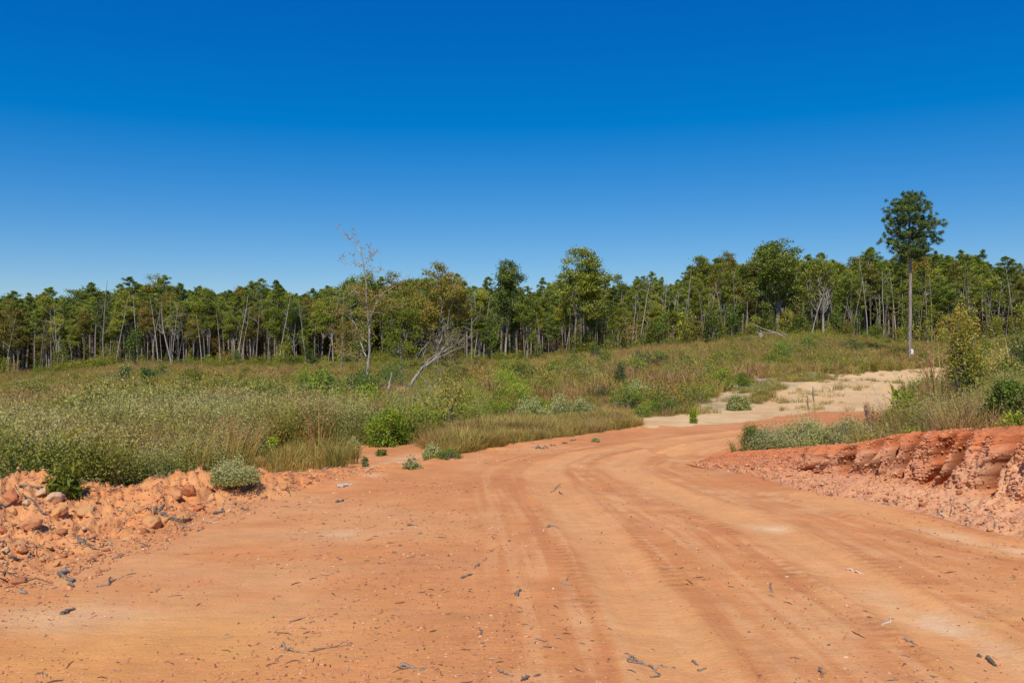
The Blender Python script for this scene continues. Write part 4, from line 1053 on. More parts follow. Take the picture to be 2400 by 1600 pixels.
rz = np.column_stack([np.zeros(len(W_P)), np.zeros(len(W_P)), rg.uniform(0, 6.28, len(W_P))])
gn_scatter("woods", protosW, W_P, rz, W_S, W_I, "dense mass of pines and broadleaf trees deep behind the front rows")

# ---- single trees that stand out
def single(name, parts, px, dist, label, cat, rz=0.0, scale=1.0):
    return thing(name, parts, at(px, dist) - Vector((0, 0, .12)), label, cat, None, rz, scale)
def hero_pine():
    rg_ = np.random.default_rng(5); H = 21.4; tr = MB(); fo = MB()
    tp = np.array([(0, 0, 0), (-.02, 0, 3), (.0, 0, 7), (.05, 0, 11), (-.02, 0, 14), (-.08, 0, 17), (-.05, 0, 19.5), (-.02, 0, 21.1)]); tube(tr, wig(tp, 3, .01, 3), np.interp(np.linspace(0, 1, 22), [0, .05, .5, .72, 1], [.27, .22, .18, .13, .03]), 9)
    # branches: (height, length, azimuth cos sign, rise)
    C = []; B = MB()
    env = lambda z: np.interp(z, [13.2, 14.2, 15.2, 16.2, 17.4, 18.4, 19.4, 20.4, 21.2], [1.2, 2.4, 3.3, 3.6, 3.5, 3.2, 2.7, 2.0, 1.0])
    for k in range(60):
        z = 12.7 + 8.2 * ((k + rg_.random()) / 60); a = k * 2.399 + rg_.normal() * .25; zt = z + rg_.uniform(.1, 1.1) * (1 if z < 19 else .4)
        L = env(min(zt, 21.1)) * rg_.uniform(.72, 1.08)
        b0 = np.array([np.interp(z, tp[:, 2], tp[:, 0]), 0, z]); b1 = b0 + np.array([math.cos(a) * L, math.sin(a) * L, zt - z])
        bp = wig(np.array([b0, b0 + (b1 - b0) * np.array([.5, .5, .62]) , b1]), 3, .12, k); tube(B, bp, np.linspace(.075 if z < 17 else .045, .015, len(bp)), 5)
        nt = int(6 + L * 2.6)
        for m in range(nt):
            t = rg_.uniform(.35, 1.02); i0 = min(int(t * 6), 5); q = bp[i0] + (bp[i0 + 1] - bp[i0]) * min(1, t * 6 - i0)
            off = rg_.normal(size=3) * np.array([.42, .42, .26]); off[2] += .12; c = q + off; C.append(c); tube(B, np.array([q, (q + c) / 2 + [0, 0, -.03], c]), [.02, .014, .008], 3)
    tube(B, wig(np.array([(0, 0, 13.1), (1.3, -.3, 14.2), (2.6, -.5, 15.0), (3.9, -.7, 15.7)]), 3, .05, 8), np.linspace(.07, .008, 10), 5)     # long bare limb
    tube(B, wig(np.array([(1.3, -.3, 14.2), (2.0, -.4, 14.35), (2.5, -.2, 14.6)]), 2, .05, 9), np.linspace(.03, .006, 5), 4)
    C = np.array(C); per = 62; n = len(C) * per; idx = np.repeat(np.arange(len(C)), per)
    d = rg_.normal(size=(n, 3)); d[:, 2] += .35; d /= np.linalg.norm(d, axis=1)[:, None]
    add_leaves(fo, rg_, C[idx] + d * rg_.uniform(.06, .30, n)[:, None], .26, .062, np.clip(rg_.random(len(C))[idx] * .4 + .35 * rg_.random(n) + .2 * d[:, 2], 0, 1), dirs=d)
    return [("trunk", tr.mesh("pine_trunk", M_BARK_PINE, True)), ("branches", B.mesh("pine_branches", M_BARK_PINE, True)), ("crown", fo.mesh("pine_crown", M_PINE_D))]
LP = at(2133, 100)
lone = thing("pine_tree", hero_pine(), LP - Vector((0, 0, .15)), "tall lone pine with a long bare trunk standing clear beside the gravel road", "pine tree", None, 0, height_for(2133, 100, 452) / 21.4)
# paper sign on its trunk
m, nt = new_mat("white_paper"); o_ = N(nt, "ShaderNodeOutputMaterial"); p_r = N(nt, "ShaderNodeBsdfPrincipled"); p_r.inputs["Base Color"].default_value = (.8, .78, .8, 1); nt.links.new(p_r.outputs[0], o_.inputs[0]); M_PAPER = m
mb = MB(); w_, t_, h_ = .16, .012, .32
bx = np.array([(x, y, z) for x in (-w_, w_) for y in (-t_, t_) for z in (-h_, h_)]); mb.add(bx, np.array([(0, 1, 3, 2), (4, 6, 7, 5), (0, 4, 5, 1), (2, 3, 7, 6), (0, 2, 6, 4), (1, 5, 7, 3)]))
tag(obj("sign", mb.mesh("sign", M_PAPER), None, LP + Vector((.10, -.34, 1.15))), "small white paper notice fixed to the trunk of the lone pine", "sign")

def big(px, dist, top, parts, nat, name, label, cat="tree", ws=1.0, rz=0.0):
    h = height_for(px, dist, top) / nat
    return single(name, parts, px, dist, label, cat, rz, (h * ws, h * ws, h))
big(1022, 118, 616, oak_mesh(201, 16, .36, .26, 5.4, 170, 85, .28, .85, M_OAKB, M_BARK_PALE, .26), 16, "oak_tree", "spreading oak with thick white limbs and a rusty crown top, left of centre", "oak tree", .98)
big(1345, 146, 580, oak_mesh(202, 18, .26, .22, 5.8, 190, 85, .34, .95, M_OAK, M_BARK_GREY, .42), 18, "oak_tree", "round-topped oak rising above the wood at centre right", "oak tree", .95)
big(1185, 146, 611, oak_mesh(203, 18, .20, .30, 3.6, 110, 80, .32, .9, M_OAKD, M_BARK_PALE, .48), 18, "oak_tree", "upright oak with an oval crown between the white-limbed and round-topped oaks", "oak tree", .95)
big(1820, 144, 564, oak_mesh(204, 18, .34, .20, 5.0, 150, 85, .34, .95, M_OAKD, M_BARK_GREY, .35), 18, "oak_tree", "tall very dark oak, highest crown left of the lone pine", "oak tree", 1.22)
big(1930, 140, 594, oak_mesh(205, 16, .26, .34, 4.0, 85, 60, .32, .9, M_OAK, M_BARK_PALE, .30, sparse=.2), 16, "oak_tree", "grey-green oak with bare white lower limbs right of the dark oak", "oak tree", .95)
big(1900, 139, 660, bare_mesh(206, 10, .15, M_BARK_PALE, 9, .22, 0.2), 10, "bare_tree", "dead white forked limb tree in front of the grey-green oak", "bare tree")
big(243, 152, 655, bare_mesh(207, 19, .16, M_BARK_GREY, 8, .01, 0, 1.0), 19, "bare_tree", "dead straight pine stem with twiggy top at far left", "bare tree")
big(405, 150, 700, bare_mesh(208, 14, .18, M_BARK_PALE, 6, .26, 2.9), 14, "bare_tree", "pale crooked trunk leaning left before the left wood", "bare tree")
big(1105, 140, 690, bare_mesh(209, 12, .14, M_BARK_PALE, 7, .03, 0), 12, "bare_tree", "forked pale dead stem between the two left oaks", "bare tree")
big(800, 128, 745, oak_mesh(210, 9, .10, .2, 2.6, 50, 60, .22, .6, M_OAKB, M_BARK_PALE, .4, sparse=.3), 9, "young_tree", "young thin brown-leaved tree left of the half-bare birch")
big(940, 108, 700, oak_mesh(211, 9, .12, .08, 2.6, 70, 90, .22, .7, M_UNDER, M_BARK_GREY, .3), 9, "young_tree", "bright bushy young tree right behind the half-bare birch")
big(1065, 104, 775, oak_mesh(212, 6, .07, .1, 1.7, 40, 60, .18, .5, M_OAKB, M_BARK_PALE, .35, sparse=.3), 6, "young_tree", "small rusty young tree behind the leaning trunk")
big(1235, 138, 700, oak_mesh(213, 9, .10, .2, 2.2, 55, 70, .24, .6, M_UNDER, M_BARK_PALE, .4), 9, "young_tree", "yellow-leaved young tree below the upright oak")
big(2270, 118, 590, PINES[2], 20, "pine_tree", "dark pine with a thick shaded trunk, first right of the lone pine", "pine tree", 1.1)

def ph(px, py, d, y_off=0.0, base=(0, 0, 0)):
    """a point seen at a photograph pixel when standing at distance d"""
    return np.array([(px - 1200) / FPX * d - base[0], d + y_off - base[1], EYE + (800 - py) / FPX * d - base[2]])
# half-bare birch, built from its own limbs at 62 m
def birch():
    d = 62.0; b = at(862, d); B = (b.x, b.y, b.z); P = lambda *q: np.array([ph(x, y, d, (k * 7919 % 5 - 2) * .0 + z, B) for k, (x, y, z) in enumerate(q)])
    tr = MB(); br = MB(); fo = MB(); rg_ = np.random.default_rng(61)
    trunk = P((862, 925, 0), (861, 870, 0), (866, 820, .1), (864, 760, .1), (861, 720, 0), (858, 690, 0), (857, 655, 0), (852, 620, .1), (846, 590, .1), (842, 560, .1))
    tube(tr, wig(trunk, 3, .04, 1), np.linspace(.115, .014, 28) , 8)
    limbs = [[(864, 790, 0), (868, 740, .3), (878, 710, .5), (895, 685, .8), (930, 662, 1), (952, 648, 1.1)], [(862, 760, 0), (880, 715, -.3), (912, 688, -.5)], [(858, 835, 0), (842, 800, .3), (830, 760, .5), (812, 742, .6), (775, 730, .8)],
             [(860, 850, 0), (845, 842, -.4), (820, 832, -.7), (790, 825, -1)], [(858, 690, 0), (835, 685, .4), (812, 672, .6)], [(856, 655, 0), (870, 640, .3), (892, 632, .5)], [(852, 625, 0), (870, 605, -.2), (890, 585, -.3)],
             [(846, 600, 0), (838, 580, .2), (822, 562, .4), (812, 556, .5)], [(850, 618, 0), (830, 622, .3), (800, 615, .5)], [(862, 740, 0), (900, 728, .6), (935, 718, 1)], [(860, 800, 0), (845, 790, .2), (848, 770, .2)], [(861, 720, 0), (840, 700, -.5), (828, 690, -.8)]]
    tips = []
    for k, lm in enumerate(limbs):
        pts = wig(P(*lm), 3, .12, 50 + k); tube(br, pts, np.linspace(.05 if k < 3 else .03, .006, len(pts)), 5)
        for m in range(len(pts) * 2):
            b0 = pts[rg_.integers(1, len(pts))]; q = path(b0, (rg_.normal(), rg_.normal(), .6), rg_.uniform(.4, 1.3), 3, rg_, .18); tube(br, q, [.014, .010, .007, .003], 3)
            yy = b0[2] + B[2]; tips += [(q[1], k), (q[2], k), (q[3], k)]
    T = np.array([t[0] for t in tips]); zz = T[:, 2] + B[2]
    dens = np.interp(800 - (zz - EYE) / d * FPX, [560, 640, 680, 720, 790, 850], [.18, .12, .9, 1.0, .6, .4])
    keep = rg_.random(len(T)) < dens; T = T[keep]; idx = rg_.integers(0, len(T), 3000)
    add_leaves(fo, rg_, T[idx] + rg_.normal(size=(len(idx), 3)) * .16, .13, .085, np.clip(.3 + .7 * rg_.random(len(idx)), 0, 1))
    m_ = leaf_mat("birch_leaves", [(0, (.10, .12, .025)), (.5, (.27, .22, .04)), (1, (.48, .28, .06))], .35)
    e = thing("birch_tree", [("trunk", tr.mesh("birch_trunk", M_BARK_PALE, True)), ("branches", br.mesh("birch_branches", M_BARK_PALE, True)), ("crown", fo.mesh("birch_crown", m_))], b, "half-bare birch with a pale trunk and twiggy top against the sky", "birch tree")
birch()
def leaning():
    d = 50.0; b = at(945, d); B = (b.x, b.y, b.z); P = lambda *q: np.array([ph(x, y, d, z, B) for (x, y, z) in q])
    tr = MB(); br = MB(); fo = MB(); rg_ = np.random.default_rng(62)
    tube(tr, wig(P((940, 952, 0), (952, 925, 0), (968, 892, 0), (985, 868, .1), (1010, 848, .2), (1040, 822, .4), (1060, 812, .5)), 3, .05, 1), np.linspace(.135, .025, 19), 8)
    for k, lm in enumerate([[(985, 868, 0), (1005, 842, .3), (1030, 828, .5), (1045, 800, .7), (1062, 778, .9)], [(1005, 852, 0), (1035, 835, -.3), (1070, 818, -.5), (1092, 812, -.8)], [(1030, 828, .3), (1050, 805, .4), (1058, 785, .5)], [(985, 880, 0), (1005, 898, -.3), (1015, 925, -.4)],
                            [(1020, 840, 0), (1028, 880, .2), (1032, 915, .2)], [(1040, 825, .2), (1075, 800, .4), (1100, 790, .6)], [(1000, 860, 0), (990, 830, .5), (1000, 805, .8)]]):
        pts = wig(P(*lm), 3, .12, 70 + k); tube(br, pts, np.linspace(.07 if k < 3 else .04, .008, len(pts)), 5)
        for m in range(22):
            b0 = pts[rg_.integers(2, len(pts))]; q = path(b0, (rg_.normal() + .4, rg_.normal(), .5), rg_.uniform(.3, 1.1), 3, rg_, .18); tube(br, q, [.013, .009, .006, .003], 3)
            add_leaves(fo, rg_, q[[1, 2, 3, 3]] + rg_.normal(size=(4, 3)) * .08, .09, .06, rg_.random(4))
    rb = lump_mesh("root_ball", 640, M_CLOD, 4, .9, (1, .7, 1)); e = thing("leaning_tree", [("trunk", tr.mesh("leaning_trunk", M_BARK_MID, True)), ("branches", br.mesh("leaning_branches", M_BARK_MID, True)), ("crown", fo.mesh("leaning_leaves", M_OAKB))], b,
              "half-fallen pale tree leaning right out of its torn-up root ball", "tree")
    r = obj("root_ball", rb, e, ph(950, 930, d, .1, B)); r.scale = (.85, .6, .8)
    rt = MB()
    for k in range(26):
        a = rg_.uniform(0, 6.28); q = path((math.cos(a) * .6, -.25, math.sin(a) * .6), (math.cos(a), -.3, math.sin(a)), rg_.uniform(.3, .9), 3, rg_, .35); tube(rt, q, [.035, .025, .015, .006], 4)
    o = obj("roots", rt.mesh("roots", M_BARK_GREY, True), e, ph(950, 930, d, 0, B))
leaning()
# fallen bleached branches on the hill, stumps, the leaning cane
def dead_branch(label, strands, d, rad, name="branch", cat="branch", mat=None):
    p0 = ph(*strands[0][0][:2], d); mb = MB()
    for k, s in enumerate(strands):
        pts = wig(np.array([ph(x, y, d, z) for (x, y, z) in s]) - p0, 3, .1, k + len(label)); tube(mb, pts, np.linspace(rad if k == 0 else rad * .6, rad * .25, len(pts)), 6)
    tag(obj(name, mb.mesh(name, mat or M_BARK_PALE, True), None, p0), label, cat)
dead_branch("bleached fallen branch fork on the hill crest left of the dark oak foot", [[(1845, 795, 0), (1820, 780, 0), (1790, 770, .4), (1765, 757, .6)], [(1820, 780, 0), (1800, 780, -.3), (1770, 778, -.5)], [(1845, 786, .2), (1828, 772, .4)]], 118, .16)
_o = obj("stump", lump_mesh("stump", 650, M_BARK_GREY, 3, 1.2, (.5, .5, 1.3)), None, ph(1783, 785, 119)); _o.scale = (.55, .55, .7)
tag(_o, "broken pale stump standing by the bleached branch on the hill", "stump")
dead_branch("grey branch hanging in the bushes left of the leaning tree", [[(1000, 806, 0), (985, 825, 0), (972, 845, .2)], [(985, 825, 0), (970, 835, 0)]], 70, .05)
dead_branch("short upright snag just left of the root ball", [[(906, 930, 0), (913, 895, 0), (918, 872, .1)]], 50, .08, "snag", "snag")
dead_branch("thin white leaning cane in front of the gravel road", [[(2088, 1030, 0), (2075, 985, 0), (2060, 938, 0), (2043, 890, 0)]], 15.5, .017, "cane", "cane", M_WOOD_PALE)
for (px, py, d, r, lab) in [(1530, 888, 52, .55, "grey boulder-like stump among weeds left of the gravel road"), (1548, 898, 50, .5, "tan root plate beside the grey stump"), (1580, 900, 50, .35, "small clay heap right of the tan root plate"),
                            (1725, 868, 70, .5, "pale stump on the slope left of the gravel road"), (1742, 872, 69, .4, "cream clay heap right of the pale stump"), (1590, 905, 49, .4, "tan clay heap among weeds near the gravel road"),
                            (1775, 900, 48, .45, "grey boulder at the gravelly verge"), (1798, 892, 50, .4, "cream boulder at the gravelly verge, right of the grey one"), (1188, 935, 44, .7, "clay heap below the bright green thicket"), (1220, 945, 42, .45, "second clay heap right of the one below the thicket"),
                            (1060, 960, 43, .55, "brown uprooted stump in the weeds right of the root ball"), (852, 1000, 26, .5, "bare clay mound left of the bright green bush"), (2350, 990, 14, .35, "grey rotten stump in the weeds above the bank"), (2330, 885, 40, .7, "brown stump heap on the right slope")]:
    p = np.array(ph(px, py, d)); g = at(px, d).z; grey = "grey" in lab or "pale" in lab
    cc = (.30, .26, .22) if grey else ((.62, .44, .28) if "cream" in lab else (.50, .30, .18))
    nm = "stump" if "stump" in lab else ("boulder" if "boulder" in lab else "clay_heap")
    o = obj(nm, col_lump(700 + px, cc, .8), None, (p[0], p[1], max(g, p[2] - r * .3))); o.scale = (r, r * .8, r * .7); o.rotation_euler = (rnd.uniform(-.3, .3), 0, rnd.uniform(0, 6)); tag(o, lab, nm.replace("_", " "))

# ------------------------------------------------------------------ shrubs
def shrub_mesh(seed, r, h, leaves, leaf, mat, bark=None, wd=.6, spiky=0.0, lobes=7, low=.0, up=.2):
    rg_ = np.random.default_rng(seed); st = MB(); fo = MB(); C = []
    for k in range(lobes * 4):
        a = rg_.uniform(0, 6.28); q = rg_.uniform(.1, 1); rr = r * math.sqrt(rg_.random()) * (1 - .45 * q ** 2)
        tip = np.array([math.cos(a) * rr, math.sin(a) * rr, h * (low + (1 - low) * q)])
        sp = wig(np.array([(math.cos(a) * .1 * r, math.sin(a) * .1 * r, -.05), tip * [.6, .6, .5], tip]), 2, .1, k)
        tube(st, sp, np.linspace(.012 * (1 + h), .004, len(sp)), 4); C += [tip, sp[3], tip]
    C = np.array(C); idx = rg_.integers(0, len(C), leaves)
    off = rg_.normal(size=(leaves, 3)) * np.array([.15 * r, .15 * r, .10 * h])
    P_ = C[idx] + off; P_[:, 2] = np.abs(P_[:, 2])
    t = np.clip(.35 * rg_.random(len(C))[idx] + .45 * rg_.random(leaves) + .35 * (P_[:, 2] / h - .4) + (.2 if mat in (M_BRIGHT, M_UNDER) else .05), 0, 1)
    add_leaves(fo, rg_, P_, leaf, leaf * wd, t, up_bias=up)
    return [("stem", st.mesh("shrub_stem", bark or M_BARK_GREY)), ("foliage", fo.mesh("shrub_foliage", mat))]
def dome_mesh(seed, r, h, leaves, leaf, mat, wd=.5, lobes=7):
    """rounded feathery weed bush: overlapping domes with their leaves and florets near the surface"""
    rg_ = np.random.default_rng(seed); st = MB(); fo = MB()
    dm = [(0, 0, .62 * r, h)] + [(math.cos(a) * r * q, math.sin(a) * r * q, r * rg_.uniform(.28, .5), h * rg_.uniform(.5, .98) * (1.12 - .5 * q)) for a, q in zip(rg_.uniform(0, 6.28, lobes), rg_.uniform(.3, .72, lobes))]
    P_ = []; T_ = []
    for (cx, cy, rr, hh) in dm:
        n = int(leaves * rr * hh / sum(q[2] * q[3] for q in dm)); d = rg_.normal(size=(n, 3)); d /= np.linalg.norm(d, axis=1)[:, None]; d[:, 2] = np.abs(d[:, 2])
        k = rg_.uniform(.35, 1, n) ** .45; lump = 1 + .16 * np.sin(d[:, 0] * 7 + seed) * np.sin(d[:, 1] * 6) + .10 * rg_.normal(size=n)
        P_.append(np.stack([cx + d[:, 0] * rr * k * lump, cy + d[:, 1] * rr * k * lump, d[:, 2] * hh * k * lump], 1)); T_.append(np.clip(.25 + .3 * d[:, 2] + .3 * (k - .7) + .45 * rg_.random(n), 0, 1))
        for _ in range(7):
            a = rg_.uniform(0, 6.28); q = rg_.uniform(.3, .95); tube(st, np.array([(cx * .5, cy * .5, -.05), (cx + math.cos(a) * rr * q * .5, cy + math.sin(a) * rr * q * .5, hh * .5), (cx + math.cos(a) * rr * q, cy + math.sin(a) * rr * q, hh * (1.02 - .5 * q))]), [.006, .005, .002], 3)
    add_leaves(fo, rg_, np.concatenate(P_), leaf, leaf * wd, np.concatenate(T_), up_bias=.4)
    return [("stem", st.mesh("bush_stem", M_BARK_GREY)), ("foliage", fo.mesh("bush_foliage", mat))]
def shrub(label, px, d, w_px, h_px, mat, leaf, leaves, wd=.6, name="shrub", cat="shrub", lobes=7, seed=None, up=.2, ok=None):
    r = w_px / 2 / FPX * d; h = h_px / FPX * d
    if mat in (M_SAGE, M_OLIVE): return thing(name, dome_mesh(px + 11, r, h, int(leaves * 1.5), leaf * 1.15, mat, max(wd, .42), lobes), at(px, d), label, cat)
    return thing(name, shrub_mesh(seed or (px * 7 + int(d * 10)), r, h, int(leaves * 1.35), leaf * (.8 if d > 30 else 1), mat, wd=wd, lobes=lobes, up=up), at(px, d), label, cat)
def fit(label, px, top, base, d, w_px, mat, leaf, leaves, **k):
    q = ground_at(px, base).y      # where the foot of the bush stands
    if .45 * d < q < 1.8 * d: leaf *= (q / d) ** .7; d = q
    g = at(px, d); bpy_ = 800 - FPX * (g.z - EYE) / d
    return shrub(label, px, d, w_px, max(10, bpy_ - top), mat, leaf, leaves, **k)
fit("bright lime-green bush at the grass edge, brightest in the picture", 908, 962, 1045, 24, 100, M_BRIGHT, .055, 3600, wd=.75, lobes=10)
fit("yellow-green sapling bush left of the half-bare birch", 716, 868, 945, 46, 70, M_BRIGHT, .10, 2200, lobes=8)
fit("green leafy bush between the yellow-green one and the birch", 800, 905, 960, 40, 80, M_GREEN, .09, 2200)
fit("green bush under the birch trunk", 850, 890, 955, 42, 60, M_GREEN, .09, 1800)
fit("tall green thicket bush right behind the birch base", 930, 850, 922, 60, 130, M_GREEN, .12, 3200, lobes=10)
fit("olive thicket right of the leaning tree base", 1010, 870, 926, 56, 110, M_UNDER, .11, 2600, lobes=10)
fit("fresh green feathery thicket right of the leaning tree", 1184, 870, 930, 52, 88, M_BRIGHT, .20, 3600, wd=.12, up=1.5, lobes=10)
fit("dark bluish cedar sapling standing in the brown field", 1455, 850, 905, 56, 34, M_CEDAR, .10, 1800, name="cedar_sapling", cat="cedar")
fit("yellow-green bush at the foot of the cedar sapling", 1445, 905, 940, 50, 40, M_UNDER, .09, 900)
fit("round green bush left of the gravel road", 1690, 865, 915, 62, 90, M_BRIGHT, .12, 2600, lobes=9)
fit("green bush right next to the round one by the gravel road", 1735, 875, 912, 64, 60, M_GREEN, .12, 1500)
fit("dark low bush on the hill below the grey-green oak", 1995, 797, 830, 108, 60, M_CEDAR, .18, 1500)
fit("green bush on the hill face, left of the dark low bush", 1830, 800, 850, 100, 90, M_GREEN, .2, 1600)
fit("flat dark green patch of creeper near the gravel mouth", 1415, 908, 936, 44, 80, M_CEDAR, .09, 1500, lobes=9)
fit("bright green weed clump at the gravel road corner", 1505, 950, 978, 31, 44, M_GREEN, .08, 900, wd=.3, up=.8)
fit("lone leafy green plant standing in the pale gravel", 1625, 960, 992, 25, 20, M_BRIGHT, .06, 500)
fit("sage-green rounded bush before the gravel road bend", 1730, 920, 962, 33, 80, M_SAGE, .07, 2600, wd=.35)
fit("big sage-green dog fennel bush, left of the pair by the brown grass", 1245, 925, 990, 29, 100, M_SAGE, .055, 4200, wd=.3, lobes=10)
fit("tall grey-green dog fennel bush in the middle of the sage clumps", 1308, 915, 985, 30, 62, M_SAGE, .055, 3000, wd=.3, lobes=9)
fit("wide sage-green dog fennel bush nearest the gravel mouth", 1362, 930, 980, 29, 90, M_SAGE, .055, 3800, wd=.3, lobes=10)
fit("grey-green bush beside the cedar sapling", 1490, 890, 930, 46, 70, M_SAGE, .08, 2200, wd=.35)
fit("olive bush above the yellow flowers near the gravel road", 1545, 908, 950, 42, 80, M_OLIVE, .08, 2000, wd=.35)
fit("clump of yellow flowers near the gravel road", 1580, 912, 955, 38, 46, M_YELLOW, .05, 1100, name="flower_clump", cat="flowers")
fit("low yellow flower clump under the left dog fennel", 1240, 970, 1000, 25, 40, M_YELLOW, .04, 700, name="flower_clump", cat="flowers")
fit("sage-green round weed bush at the dirt edge, left foreground", 550, 1072, 1131, 10.2, 128, M_SAGE, .024, 6500, wd=.42, lobes=13)
fit("broad-leaved drooping weed on the crest of the left berm", 150, 1092, 1160, 8.6, 86, M_UNDER, .11, 560, wd=.2, up=-.2, lobes=7)
fit("dark spiky pine seedling in the pale weeds at left", 385, 985, 1060, 17.5, 42, M_CEDAR, .16, 1300, wd=.08, up=.9, name="pine_seedling", cat="seedling")
fit("blue-green big-leaved plant in the left field", 178, 948, 985, 32, 40, M_CEDAR, .12, 700)
fit("small yellow-green shrub at far left of the field", 50, 950, 995, 30, 24, M_BRIGHT, .07, 600)
fit("bright yellow-green weed patch in the left field", 110, 970, 1010, 28, 56, M_BRIGHT, .07, 1300)
fit("dark green bush on the left slope, nearest the wood", 290, 862, 905, 88, 44, M_CEDAR, .18, 1200)
fit("dark green bush on the left slope, right of the first", 345, 865, 920, 80, 52, M_CEDAR, .18, 1500)
fit("leafy green bush at the middle of the left slope", 450, 870, 915, 84, 60, M_GREEN, .17, 1400)
fit("grey-green weed clump at the end of the sandy hollow", 1010, 1038, 1072, 14.0, 60, M_SAGE, .035, 1900, wd=.4)
fit("green low weed clump right of the grey-green one by the hollow", 1050, 1052, 1075, 13.6, 60, M_GREEN, .03, 1300, wd=.3)
fit("sparse grey-green weed on the bare clay right of the sandy patch", 965, 1068, 1098, 12.6, 52, M_SAGE, .04, 360, wd=.35)
fit("small leafy seedling on the bare clay left of the sandy patch", 855, 1072, 1094, 12.4, 16, M_GREEN, .05, 60, name="seedling", cat="seedling")
fit("little green weed tuft on the bare clay below the bright bush", 895, 1052, 1068, 14.2, 28, M_GREEN, .03, 320)
fit("low grey weed near the road edge at centre right", 1395, 1024, 1036, 15.2, 24, M_SAGE, .035, 260)
fit("bright green shrub in the dark thicket at the hollow's left end", 640, 1030, 1070, 14.6, 44, M_BRIGHT, .05, 800)
fit("white-flowered weed clump left of the bright lime bush", 826, 1022, 1050, 17, 30, M_SAGE, .05, 900, wd=.3)
fit("white-flowered tall weed above the clay mound", 818, 960, 1008, 24, 40, M_SAGE, .05, 1300, wd=.25, up=.7)
# right side above the bank
fit("big rounded dog fennel bush behind the bank tip", 1880, 972, 1050, 14.2, 150, M_SAGE, .030, 8500, wd=.28, lobes=14)
fit("front dog fennel bush at the bank tip, lower and wider", 1810, 990, 1060, 12.9, 130, M_SAGE, .028, 7500, wd=.28, lobes=14)
fit("green-edged dog fennel bush at the left end of the bank", 1758, 1000, 1058, 13.1, 60, M_GREEN, .03, 2600, wd=.3, lobes=8)
fit("grey-green dog fennel bush left of the white cane", 1990, 965, 1050, 13.6, 130, M_SAGE, .030, 7000, wd=.28, lobes=13)
fit("tan seedy bush behind the middle of the bank", 2190, 945, 1030, 12.2, 170, M_OLIVE, .028, 9000, wd=.35, lobes=14)
fit("leafy redbud-like shrub right of the white cane", 2112, 925, 1030, 13.2, 70, M_BRIGHT, .062, 760, wd=.8)
fit("yellow-green blackberry clump at the bank lip", 2165, 1003, 1035, 11.2, 90, M_BRIGHT, .040, 900, wd=.6)
fit("green bush at the right picture edge above the bank", 2375, 900, 1010, 15, 110, M_GREEN, .06, 3600, lobes=10)
fit("bright leafy shrub on the lip near the right edge", 2370, 975, 1025, 11.6, 70, M_BRIGHT, .05, 1100)
fit("tall vine-covered yellow-green sapling above the bank", 2262, 742, 960, 24, 90, M_UNDER, .075, 5200, lobes=14, name="vine_covered_sapling", cat="sapling")
fit("dark holly-like bush at the right picture edge", 2395, 790, 900, 40, 90, M_CEDAR, .10, 3000, lobes=10)
fit("green shrub on the right slope behind the vine sapling", 2310, 800, 870, 60, 100, M_GREEN, .12, 2600, lobes=9)
fit("purple-brown seedy weed in the right thicket", 2040, 945, 1040, 12.6, 40, M_RUST, .028, 1800, wd=.3)
fit("olive weed bush on the right slope by the stump heap", 2290, 905, 980, 20, 120, M_OLIVE, .045, 5200, wd=.35, lobes=11)

# many unnamed shrubs of the field
SHR = [shrub_mesh(900 + k, .8, 1.0, 1300, .085, m, lobes=7) for k, m in enumerate([M_GREEN, M_UNDER, M_CEDAR, M_OLIVE, M_OAKB])]
shr_list = []
for _ in range(230):
    px = rnd.uniform(-60, 2460); d = math.exp(rnd.uniform(math.log(42), math.log(150)))
    if _ > 150: px = rnd.uniform(620, 1600); d = rnd.uniform(30 if px < 1150 else 48, 80)
    if float(edge_dist(px)) - 4 < d or (870 < px < 1090 and d < 53): continue
    p = at(px, d); z, *_r = zone_of(np.array([p.x]), np.array([p.y]))
    if z[0] != 0: continue
    k = rnd.randrange(5); s = rnd.uniform(.6, 1.7)
    e = thing("shrub", SHR[k], p, None, "shrub", "shrubs scattered over the field", rnd.uniform(0, 6.28), (s, s, s * rnd.uniform(.7, 1.3)))
    shr_list.append((px, d, ["green shrub", "yellow-green shrub", "dark green shrub", "olive shrub", "brownish shrub"][k], e))

# labels that single out the trees and shrubs by kind, row and nearest landmark
def ordinal_labels(items, tail):
    buckets = {}
    for (px, row, phrase, e) in items:
        lx, ln = min(LAND + [(-50, "the left picture edge")], key=lambda q: abs(q[0] - px))
        side = "right" if (px >= lx or lx < 0) else "left"
        buckets.setdefault((row, phrase, ln, side), []).append((abs(px - lx), e))
    for (row, phrase, ln, side), L_ in buckets.items():
        L_.sort(key=lambda q: q[0])
        for k, (_, e) in enumerate(L_):
            nth = "" if len(L_) == 1 else (ORD[min(k, 29)] + " ")
            w = "past" if ln == "the left picture edge" else ("%s of" % side)
            e['label'] = ("%s%s in the %s, %s %s" % (nth, phrase, row, w, ln))
ordinal_labels(forest_list, "")
ordinal_labels([(px, "near field" if d < 60 else ("middle field" if d < 100 else "far field"), ph_, e) for (px, d, ph_, e) in shr_list], "")

